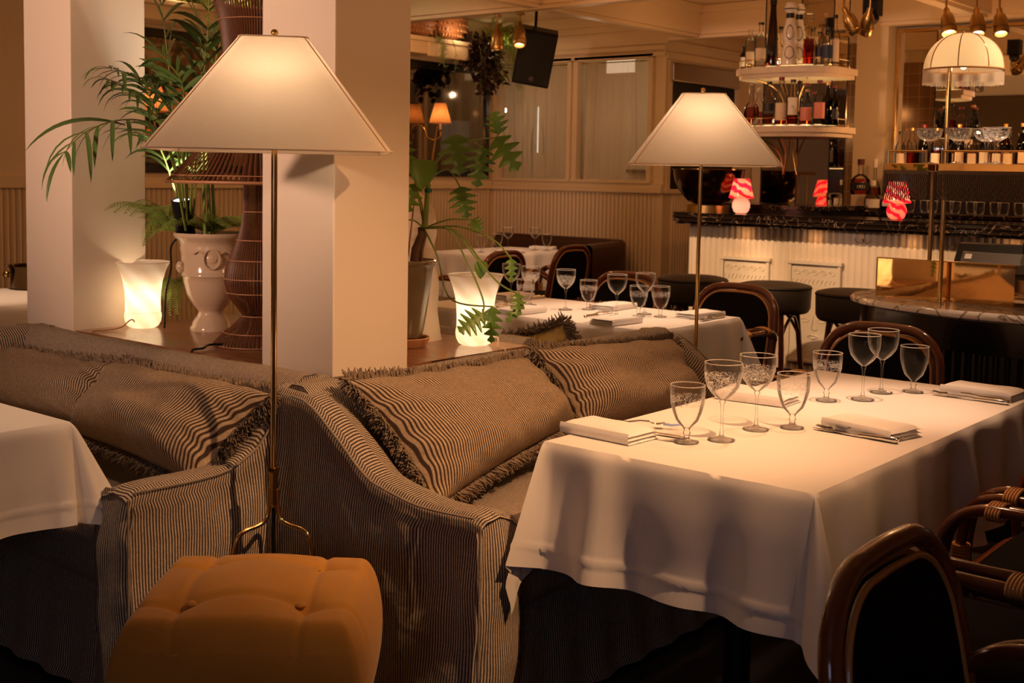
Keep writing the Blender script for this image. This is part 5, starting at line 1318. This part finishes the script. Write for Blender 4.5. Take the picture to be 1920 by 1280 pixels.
# ------------------------------------------------------------------ bottles
LIQ = {'clear': None, 'amber': (.75, .28, .06), 'whisky': (.70, .20, .03), 'rose': (.75, .18, .08), 'gold': (.85, .55, .15), 'olive': (.45, .42, .08)}
LM = {k: glassy('liquor_'+k, v, 1.36) for k, v in LIQ.items() if v}
GM = {'clear': BOTG, 'brown': glassy('brown_glass', (.16, .055, .015), 1.5), 'green': glassy('green_glass', (.03, .07, .02), 1.5), 'dark': glassy('dark_glass', (.02, .012, .008), 1.5), 'porc': PORC}
FA = radians(180+27)
def bottle(name, label, loc, h, r, shape='round', gm='clear', liq=None, fill=.7, cap=CAPB, lab=None, lz=(.15, .42), grp=None, rz=0):
    g = thing(name, label, 'bottle', loc, rz, grp); SH = {
     'round': [(0, .0), (.92, .0), (1, .03), (1, .55), (.93, .62), (.55, .70), (.36, .76), (.34, .92), (.38, .93), (.38, .96)],
     'whisky': [(0, 0), (.95, 0), (1, .03), (1, .60), (.96, .65), (.75, .70), (.42, .74), (.36, .80), (.36, .94), (.42, .95), (.42, .97)],
     'tall': [(0, 0), (.9, 0), (.95, .03), (.80, .35), (.66, .60), (.52, .75), (.45, .85), (.45, .96)],
     'squat': [(0, 0), (.85, 0), (1, .06), (1, .30), (.9, .42), (.6, .52), (.28, .58), (.25, .66), (.22, .80), (.3, .82), (.3, .86)],
     'square': [(0, 0), (.95, 0), (1, .02), (1, .58), (.9, .66), (.5, .72), (.34, .76), (.34, .85), (.5, .86), (.5, .88)],
     'gourd': [(0, 0), (.97, 0), (1, .03), (.98, .12), (.82, .28), (.66, .34), (.70, .37), (.86, .44), (.84, .54), (.62, .66), (.46, .76), (.42, .84), (.46, .86)],
     'decanter': [(0, 0), (.6, 0), (.75, .04), (.98, .2), (1, .3), (.85, .46), (.45, .56), (.28, .62), (.24, .76), (.32, .79)]}[shape]
    nseg = 4 if shape == 'square' else 24
    pr = [(a*r, z*h) for a, z in SH]
    if shape == 'square': pr = [(a*1.28, z) for a, z in pr]
    b = MB().shell(pr, nseg).build('glass', GM[gm], g, smooth=50)
    if shape == 'square': b.rotation_euler = (0, 0, FA+pi/4)
    if liq:
        top = fill*SH[3][1] if shape in ('round', 'whisky', 'square') else fill*.5
        lp = [(max(a*r*.9-.0, 0), z*h+.004) for a, z in SH if z <= top]; ra = smooth_interp([(z, a) for a, z in SH[1:]], top)*r*.9; lp.append((ra, top*h)); lp.append((0.0001, top*h))
        if shape == 'square': lp = [(a*1.28, z) for a, z in lp]
        l = MB().shell(lp, nseg).build('liquor', LM[liq], g, smooth=50)
        if shape == 'square': l.rotation_euler = (0, 0, FA+pi/4)
    zc = pr[-1][1]
    if cap: MB().lathe([(.001, zc-.03*h), (pr[-1][0]*1.12+.001, zc-.03*h), (pr[-1][0]*1.15+.001, h*.995), (pr[-1][0]*1.0, h), (.001, h)], 14).build('cap', cap, g)
    if lab:
        wa = .95; rr = r*(1.02 if shape != 'square' else .98)
        if shape == 'square':
            V = [(-rr, s_*rr*.8, z*h) for z in lz for s_ in (-1, 1)]; MB().add(V, [(0, 1, 3, 2)]).build('label', lab, g, smooth=None, rot=(0, 0, FA-pi))
        else: MB().grid(lambda u, v: (rr*cos(FA+(u-.5)*2*wa), rr*sin(FA+(u-.5)*2*wa), lerp(lz[0], lz[1], v)*h), 10, 1).build('label', lab, g)
    return g
def text_part(txt, size, m, parent, loc, rz, name='lettering'):
    cu = bpy.data.curves.new('txt', 'FONT'); cu.body = txt; cu.size = size; cu.align_x = 'CENTER'; cu.align_y = 'CENTER'; cu.extrude = .0004
    tmp = bpy.data.objects.new('tmp', cu); C.objects.link(tmp); bpy.context.view_layer.update()
    me = bpy.data.meshes.new_from_object(tmp.evaluated_get(bpy.context.evaluated_depsgraph_get())); bpy.data.objects.remove(tmp)
    me.materials.clear(); me.materials.append(m); o = bpy.data.objects.new(name, me); C.objects.link(o); o.parent = parent; o.location = loc; o.rotation_euler = (pi/2, 0, rz); return o
BU = 'bottles on the upper tower shelf'; BL = 'bottles on the lower tower shelf'; SZ = 2.209; SL = 1.792
def onshelf(top, base, x_off=0): return top
for (top, sz, r, kw, nm, lab) in (
  ((7.95, 4.375, 2.387), SZ, .030, dict(shape='round', gm='dark', lab=PAPERW, lz=(.1, .5)), 'wine_bottle', 'dark bottle with thin white label at the far left of the upper tower shelf'),
  ((7.86, 4.278, 2.499), SZ, .036, dict(shape='whisky', liq=None, cap=None, lab=PAPER, lz=(.1, .4)), 'liquor_bottle', 'open clear bottle, leftmost of the pale bottles on the upper tower shelf'),
  ((7.84, 4.183, 2.529), SZ, .043, dict(shape='whisky', cap=CAPB, lab=PAPER, lz=(.15, .42)), 'liquor_bottle', 'stout clear bottle with black and silver stopper on the upper tower shelf'),
  ((7.8, 4.071, 2.674), SZ, .046, dict(shape='tall', gm='brown', liq='amber', cap=CAPB), 'liquor_bottle', 'very tall tapering dark amber bottle on the upper tower shelf'),
  ((7.92, 4.068, 2.5), SZ, .034, dict(shape='whisky', cap=CAPB), 'liquor_bottle', 'small clear bottle between the tall amber one and the painted ceramic one'),
  ((7.8, 3.939, 2.646), SZ, .060, dict(shape='gourd', gm='porc', cap=PORC), 'ceramic_bottle', 'front white ceramic bottle with black dotted pattern on the upper tower shelf'),
  ((7.9, 3.919, 2.645), SZ, .055, dict(shape='gourd', gm='porc', cap=PORC), 'ceramic_bottle', 'rear white ceramic bottle with dotted pattern, behind the front one'),
  ((7.8, 3.794, 2.562), SZ, .044, dict(shape='square', liq='rose', fill=.85, cap=CLEAR), 'decanter', 'square cut-glass decanter half full of amber on the upper tower shelf'),
  ((7.88, 3.748, 2.439), SZ, .034, dict(shape='whisky', cap=CAPB, lab=LBLUE, lz=(.25, .55)), 'liquor_bottle', 'clear bottle with dark blue band label right of the square decanter'),
  ((7.93, 3.733, 2.576), SZ, .030, dict(shape='round', cap=CORK, lab=PAPERW), 'liquor_bottle', 'slim bottle with a tall pale cork at the right of the upper tower shelf'),
  ((7.84, 3.671, 2.467), SZ, .040, dict(shape='whisky', cap=CAPB, lab=LBLUE, lz=(.15, .5)), 'liquor_bottle', 'clear bottle with an oval navy label on the upper tower shelf'),
  ((7.88, 3.638, 2.549), SZ, .037, dict(shape='round', cap=CAPB, lab=PAPER, lz=(.05, .5)), 'liquor_bottle', 'clear bottle with cream label, rightmost on the upper tower shelf'),
  ((7.86, 4.251, 2.093), SL, .058, dict(shape='decanter', liq='whisky', fill=.9, cap=CLEAR), 'decanter', 'round flask-like decanter with crystal stopper at the left of the lower tower shelf'),
  ((7.92, 4.226, 2.069), SL, .034, dict(shape='round', liq='amber', cap=CLEAR), 'liquor_bottle', 'small-necked bottle behind the round decanter on the lower tower shelf'),
  ((7.82, 4.094, 2.104), SL, .045, dict(shape='round', liq='whisky', fill=.5, cap=CAPB, lab=LBLK, lz=(.33, .5)), 'liquor_bottle', 'bottle with slanted black label on the lower tower shelf'),
  ((7.8, 3.989, 2.129), SL, .045, dict(shape='round', liq='amber', cap=CAPR, lab=PAPER, lz=(.1, .46)), 'liquor_bottle', 'tall bottle with large cream label and dark red cap on the lower tower shelf'),
  ((7.8, 3.898, 2.111), SL, .041, dict(shape='whisky', liq='whisky', fill=.95, cap=CAPB, lab=PAPERW, lz=(.22, .6)), 'whisky_bottle', 'whisky bottle with white arched label and black cap on the lower tower shelf'),
  ((7.93, 3.913, 2.109), SL, .036, dict(shape='whisky', gm='clear', cap=CAPB), 'liquor_bottle', 'black-capped clear bottle behind the white-label whisky'),
  ((7.82, 3.806, 2.083), SL, .046, dict(shape='whisky', liq='rose', cap=CAPR, lab=LPNK, lz=(.1, .42)), 'liquor_bottle', 'red-capped bottle with pink label on the lower tower shelf'),
  ((7.82, 3.707, 2.101), SL, .044, dict(shape='round', liq='olive', cap=CAPR, lab=LPNK, lz=(.14, .5)), 'liquor_bottle', 'green-tinged bottle with coral label and red top on the lower tower shelf'),
  ((7.88, 3.675, 2.09), SL, .036, dict(shape='round', gm='dark', cap=CAPG), 'wine_bottle', 'near-black bottle with gold foil top on the lower tower shelf'),
  ((7.92, 3.645, 2.069), SL, .034, dict(shape='round', gm='green', cap=CAPR, lab=LBLK), 'wine_bottle', 'dark green bottle with red cap, rightmost on the lower tower shelf')):
    h = top[2]-sz; g = bottle(nm, lab, (top[0], top[1], sz), h, r, grp=BU if sz == SZ else BL, **kw)
    if nm == 'ceramic_bottle':
        d = MB()
        for (zc, ra, rb) in ((.52, .026, .042), (.20, .032, .036)):
            for i in range(22):
                a = 2*pi*i/22; yy = ra*cos(a); zz = zc*h+rb*sin(a)*h/.3*.8; rr = r*.92
                ang = FA+yy/rr
                rl = smooth_interp([(0, 1), (.12, .98), (.28, .82), (.34, .66), (.44, .86), (.54, .84), (.66, .62), (.76, .46), (1, .42)], zz/h)*r
                d.ball((rl*cos(ang)*1.01, rl*sin(ang)*1.01, zz), .0042, 6)
        d.build('dotted_pattern', LBLK, g)
        MB().lathe([(.50*r, .70*h), (.46*r, .80*h), (.47*r, .87*h), (.3*r, .87*h)], 16).build('neck_band', CAPB, g)
        MB().lathe([(.45*r, .84*h), (.72*r, .88*h), (.74*r, .90*h), (.70*r, .94*h), (.5*r, .985*h), (.2*r, 1.0*h), (.001, 1.005*h)], 20).build('dome_cap', PORC, g); MB().tube([(.74*r*cos(2*pi*i/20), .74*r*sin(2*pi*i/20), .895*h) for i in range(20)], .004, 5, True).build('cap_band', CAPB, g)
    if nm == 'whisky_bottle':
        text_part('12', .022, LBLK, g, (r*1.04*cos(FA), r*1.04*sin(FA), h*.40), FA+pi/2)
# bottles at the back counter
CT = 1.181
def bb(px_top, sz, r, nm, text, **kw): 
    return bottle(nm, text, (px_top[0], px_top[1], sz), px_top[2]-sz, r, **kw)
o = MB().box(-.10, .10, -.13, .11, 0, .12).build('brass_box', ABRASS, smooth=None, bevel=.004, loc=(8.9, 3.66, CT)); tag(o, 'dull brass box under the dark amber decanter bottle by the cream pillar', 'box')
g = bb((8.88, 3.845, 1.577), CT+.1215, .078, 'rum_bottle', 'squat bottle of dark spirit lettered 1931 on the brass box by the bar mirror', shape='squat', liq='whisky', fill=.9, cap=mat('brown_stopper', (.12, .03, .02), .4), lab=LBLK, lz=(.12, .34)); text_part('1931', .034, PAPERW, g, (.082*cos(FA), .082*sin(FA), .06), FA+pi/2)
bb((9.05, 3.801, 1.581), CT, .05, 'liquor_bottle', 'second squat amber bottle behind the teal bottle at the bar mirror', shape='squat', liq='amber', fill=.9, cap=PORC)
bb((8.74, 3.685, 1.414), CT, .062, 'tequila_bottle', 'small round pale teal bottle with a white oval label behind the bar', shape='squat', gm='clear', liq='clear' if False else None, cap=PAPERW, lab=PAPERW, lz=(.12, .4))
g = bb((8.78, 3.59, 1.32), CT, .045, 'liquor_bottle', 'dark square bottle with a round white label beside the teal bottle', shape='square', gm='dark', cap=CAPB, lab=PAPERW, lz=(.3, .55))
rnd = random.Random(12)
kinds = [('round', 'clear', 'amber', CAPB, PAPER), ('whisky', 'clear', 'whisky', CAPG, None), ('round', 'green', None, CAPR, LBLK), ('whisky', 'clear', 'amber', CAPB, PAPERW), ('squat', 'clear', 'whisky', CAPB, None), ('round', 'dark', None, CAPG, PAPER), ('square', 'clear', 'gold', CAPB, PAPER), ('round', 'clear', 'rose', CORK, PAPERW)]
protos = []
for k, (s_, gm_, lq, cp, lb_) in enumerate(kinds):
    protos.append(bottle('liquor_bottle', 'x', (9.08, 3.62-k*.09, 1.504), .29+.025*(k % 3), .038, s_, gm_, lq, .8, cp, lb_, grp='bottles crowded on the step before the bar mirror'))
LBL = ['amber bottle with black cap and cream label', 'whisky bottle with gold cap and no label', 'dark green bottle with red cap', 'amber bottle with white label', 'squat dark amber bottle', 'near-black bottle with gold cap', 'square golden bottle', 'rosy bottle with cork']
for k, p in enumerate(protos): p['label'] = LBL[k]+' crowded on the step before the bar mirror'
for k in range(24):
    i = (k*5+3) % 8; yy = 2.90-(k % 12)*.088 if k < 12 else 3.60-(k-12)*.125
    xx = 9.08 if k < 12 else 9.135; 
    if k >= 12: xx = 9.14
    o = dup(protos[i], (xx, yy+rnd.uniform(-.01, .01), 1.5045), rnd.uniform(-.2, .2), LBL[i]+' crowded on the step before the bar mirror')
tp = thing('tumbler', 'cut-glass tumbler in the row of glasses behind the bar', 'glass', (8.80, 4.2, CT), 0, 'tumblers and small glasses behind the bar')
MB().shell([(.001, .004), (.03, .002), (.036, .03), (.040, .09)], 20).build('bowl', CLEAR, tp, smooth=180); MB().tube([(.04*cos(2*pi*i/20), .04*sin(2*pi*i/20), .09) for i in range(20)], .0012, 4, True).build('rim', mat_rim, tp)
for k in range(16):
    dup(tp, (8.80+.09*(k % 2), (4.30-.095*(k//2)) if k < 4 else 3.42-.085*(k-4), CT+.0005), 0)
o = dup(tp, (8.2, 3.74, 1.2265), 0, 'upper tumbler of the pair at the right foot of the mirrored tower')

# red swirled mushroom lamps on the bar, brass bowl
def mush(x, y, label, flip):
    g = thing('mushroom_lamp', label, 'table lamp', (x, y, 1.1665), 0, None)
    MB().shell([(.001, .003), (.036, .003), (.052, .018), (.062, .045), (.062, .07), (.050, .098), (.036, .110)], 30).build('base', PINKSW if flip else PINKM, g, smooth=180)
    MB().shell([(.036, .110), (.080, .106), (.087, .110), (.087, .118), (.078, .145), (.058, .225), (.055, .240), (.048, .244)], 32).build('lamp_shade', PINKSW, g, smooth=180)
    point(x, y, 1.1665+.165, .9, (1, .62, .42), .015, 'mushroom_lamp_bulb'); point(x, y, 1.1665+.06, .16, (1, .6, .45), .015, 'mushroom_lamp_bulb')
mush(7.50, 4.115, 'pink and red swirled glass mushroom lamp on the bar beside the bronze bowl', False)
mush(7.48, 2.99, 'red swirled glass mushroom lamp on the bar below the fringed tray', True)
g = thing('bronze_bowl', 'large dark polished bronze bowl on a low base at the left end of the bar', 'bowl', (7.57, 4.42, 1.1665))
MB().shell([(.001, .055), (.10, .058), (.15, .08), (.21, .15), (.245, .23), (.255, .30), (.262, .302), (.26, .31), (.248, .305), (.235, .23), (.14, .09), (.001, .07)], 48).build('body', DBRASS, g, smooth=60)
MB().lathe([(.001, 0), (.155, 0), (.155, .05), (.10, .054), (.001, .054)], 36).build('base', ABRASS, g)

# bar stools
def make_stool(label):
    g = thing('bar_stool', label, 'bar stool', (0, 0, 0), 0, 'upholstered bar stools at the bar')
    MB().lathe([(.001, .60), (.20, .60), (.212, .61), (.222, .63), (.226, .75), (.222, .765), (.17, .778), (.001, .785)], 40).build('seat', STOOLF, g, smooth=50)
    MB().tube([(.226*cos(2*pi*i/40), .226*sin(2*pi*i/40), .752) for i in range(40)], .004, 6, True).build('piping', BLACKF, g)
    for k in range(4):
        a = pi/4+k*pi/2
        MB().tube([(.15*cos(a), .15*sin(a), .6), (.21*cos(a), .21*sin(a), 0)], .017, 10).build('leg', RATTAN, g)
        b = a+pi/2; MB().tube(catmull([(.185*cos(a), .185*sin(a), .28), (.165*cos(a), .165*sin(a), .45), (.13*cos((a+b)/2), .13*sin((a+b)/2), .585), (.165*cos(b), .165*sin(b), .45), (.185*cos(b), .185*sin(b), .28)], 6), .010, 8).build('brace', RATTAN, g)
    MB().tube([(.2*cos(2*pi*i/28), .2*sin(2*pi*i/28), .2) for i in range(28)], .010, 8, True).build('foot_ring', RATTAN, g)
    return g
s0 = make_stool('round dark bar stool, left one, behind the brass pole of the second lamp'); s0.location = (6.72, 4.02, 0)
dup(s0, (6.70, 3.43, 0), 0, 'round dark bar stool, middle one, before the relief panels')
dup(s0, (6.62, 2.87, 0), 0, 'round dark bar stool, right one, beside the marble host stand')

# ================================================================== host stand
g = thing('host_stand', 'oval white marble topped black fluted host stand at the right', 'host stand', (5.27, 1.42, 0))
t = MB(); sx, sy = .52, .86
t.lathe([(.001, .872), (.97, .872), (1.0, .882), (1.0, .895), (.985, .908), (.001, .91)], 72)
t.v = [(x*sx, y*sy, z) for x, y, z in t.v]; t.build('marble_top', WMARB, g, smooth=40)
t = MB(); nf = 110
def bd(u, v): a = 2*pi*u; o_ = 1+.018*abs(sin(nf*a/2)); return ((sx-.07)*cos(a)*o_, (sy-.07)*sin(a)*o_, lerp(.05, .74, v))
t.grid(bd, nf*5, 1, None, cu=True); t.build('fluted_body', BWOOD, g, smooth=60)
t = MB(); t.lathe([(.001, .74), (1, .74), (1.0, .871), (.001, .871)], 72); t.v = [(x*(sx-.045), y*(sy-.045), z) for x, y, z in t.v]; t.build('apron', BWOOD, g, smooth=40)
t = MB(); t.lathe([(.001, 0), (1, 0), (1, .05), (.001, .05)], 60); t.v = [(x*(sx-.06), y*(sy-.06), z) for x, y, z in t.v]; t.build('plinth', BWOOD, g, smooth=40)
MT = .9105
BRM = mat('brass_mirror', (.88, .56, .24), .03, 1.0, var=.02)
g = thing('brass_screen', 'polished brass screen standing on the host stand, reflecting the pillar and sofa', 'screen', (5.06, 1.80, MT))
MB().box(-.006, .006, -.285, .295, 0, .168).build('panel', BRM, g, smooth=None)
MB().box(.006, .33, -.285, -.275, 0, .168).build('side_panel', BRM, g, smooth=None)
f = MB(); f.box(-.009, .009, -.288, .298, .168, .173); f.box(-.009, .009, .295, .300, 0, .168); f.build('edge_trim', ABRASS, g, smooth=None)
# tiered fringed tray on poles
g = thing('fringed_tray_shelf', 'raised brass gallery shelf with twisted brown fringe over the host stand', 'shelf', (5.02, 1.45, MT))
TZ = 1.49-MT
def seg_shelf(y0, y1, nm):
    s_ = MB().box(-.15, .15, y0, y1, TZ-.032, TZ).build('shelf_plate', BRM, g, smooth=None, bevel=.003)
    r_ = MB(); r_.tube([(-.145, y0+.01, TZ+.05), (-.145, y1-.01, TZ+.05)], .004, 8)
    for yy in (y0+.012, y1-.012): r_.tube([(-.145, yy, TZ), (-.145, yy, TZ+.056)], .005, 8)
    r_.build('rail', BRASS, s_)
    MB().box(-.162, -.152, y0, y1, TZ-.045, TZ-.03).build('fringe_band', BRAID, s_, smooth=None)
    t = MB(); n = int((y1-y0)/.0085); rn = random.Random(3)
    for i in range(n):
        y = y0+(i+.5)*(y1-y0)/n; L = .105*rn.uniform(.92, 1.06)
        P = [(-.157+.0022*cos(q*1.9), y+.0022*sin(q*1.9), TZ-.045-L*q/12) for q in range(13)]
        t.tube(P, .0034, 4, caps=False)
    f = t.build('fringe_cords', BRAID, s_, smooth=180); f['kind'] = 'stuff'
seg_shelf(.37, .555, 0); seg_shelf(-1.0, .33, 1)
for (x, y) in ((.12, .45), (.12, -.9), (-.0, -.9)): MB().tube([(x, y, 0), (x, y, TZ-.03)], .009, 12).build('post', ABRASS, g)
G4 = 'crystal coupes on the fringed tray'
for (x, y, lab) in ((5.0, 1.825+.045, 'engraved crystal coupe alone at the left on the fringed tray'), (4.99, 1.745, 'engraved crystal coupe right of the pole on the fringed tray'), (5.06, 1.655, 'engraved crystal coupe second from the right on the fringed tray'), (4.962, 1.585, 'engraved crystal coupe, rightmost on the fringed tray')):
    glass('c', x, y, 1.4905, lab, G4, ETCHC)
# dome lamp
g = thing('dome_lamp', 'ivory dome lamp with cream fringe on a brass pole above the host stand', 'lamp', (5.005, 1.800, MT))
px_, py_ = .03, -.045; R_ = .157; z0 = 1.877-MT
t = MB().grid(lambda u, v: (px_+R_*cos(2*pi*u)*cos(v*pi/2*.97)**.85, py_+R_*sin(2*pi*u)*cos(v*pi/2*.97)**.85, z0+.15*sin(v*pi/2*.97)), 48, 16, None, cu=True)
o = t.build('lamp_shade', SHADE2, g, smooth=180)
s_ = MB()
for k in range(8): s_.tube([(px_+(R_+.001)*cos(2*pi*k/8+.2)*cos(v*pi/2*.97)**.85, py_+(R_+.001)*sin(2*pi*k/8+.2)*cos(v*pi/2*.97)**.85, z0+.151*sin(v*pi/2*.97)) for v in [i/14 for i in range(15)]], .0022, 5)
s_.tube([(px_+(R_+.001)*cos(2*pi*i/48), py_+(R_+.001)*sin(2*pi*i/48), z0) for i in range(48)], .004, 5, True); s_.build('seams', CANE, o)
t = MB(); rn = random.Random(8)
for i in range(260):
    a = 2*pi*i/260; L = .058*rn.uniform(.94, 1.05); t.tube([(px_+R_*cos(a), py_+R_*sin(a), z0), (px_+(R_+.001)*cos(a), py_+(R_+.001)*sin(a), z0-L)], .0011, 3, caps=False)
f = t.build('fringe', CREAMF, o, smooth=180); f['kind'] = 'stuff'
MB().tube([(0, 0, 0), (0, 0, z0+.03)], .0095, 14).build('pole', BRASS, g)
MB().lathe([(.001, 0), (.018, 0), (.018, .006), (.001, .006)], 16).build('pole_foot', BRASS, g)
MB().tube([(0, 0, z0+.03), (px_, py_, z0+.045)], .005, 8).build('arm', BRASS, g)
MB().ball((px_, py_, z0+.03), .018, 12, 1.6).build('light_bulb', BULB, g)
MB().ball((px_, py_, z0+.156), .007, 10).build('finial', BRASS, g)
point(5.005+px_, 1.80+py_, 1.877+.02, 5, (1, .70, .42), .02, 'dome_lamp_bulb')
# till screen
g = thing('till_screen', 'back of a black touchscreen till tilted on the host stand', 'screen', (5.44, 1.66, MT))
q = MB().box(-.02, .02, -.26, .235, -.085, .085).build('housing', BLACKP, g, smooth=None, bevel=.014, loc=(0, 0, .16), rot=(0, radians(34), radians(0)))
MB().box(-.024, -.0205, -.10, .20, -.03, .028).build('back_panel', GREYP, q, smooth=None, bevel=.004)
MB().box(-.026, -.0242, .155, .185, -.01, .015).build('sticker', PAPERW, q, smooth=None)
MB().lathe([(.10, 0), (.10, .012), (.03, .02), (.025, .10), (.001, .10)], 24).build('stand', BLACKP, g)
g = thing('card_reader_arm', 'black clamp on a steel pole rising behind the till screen', 'stand', (5.42, 1.56, MT))
MB().tube([(0, 0, .0), (.0, .0, .42)], .009, 10).build('pole', STEEL, g); MB().box(-.03, .03, -.03, .03, .20, .25).build('clamp', BLACKP, g, smooth=None, bevel=.005)
MB().tube([(0, 0, .24), (.03, -.05, .40)], .014, 8).build('arm', BLACKP, g)
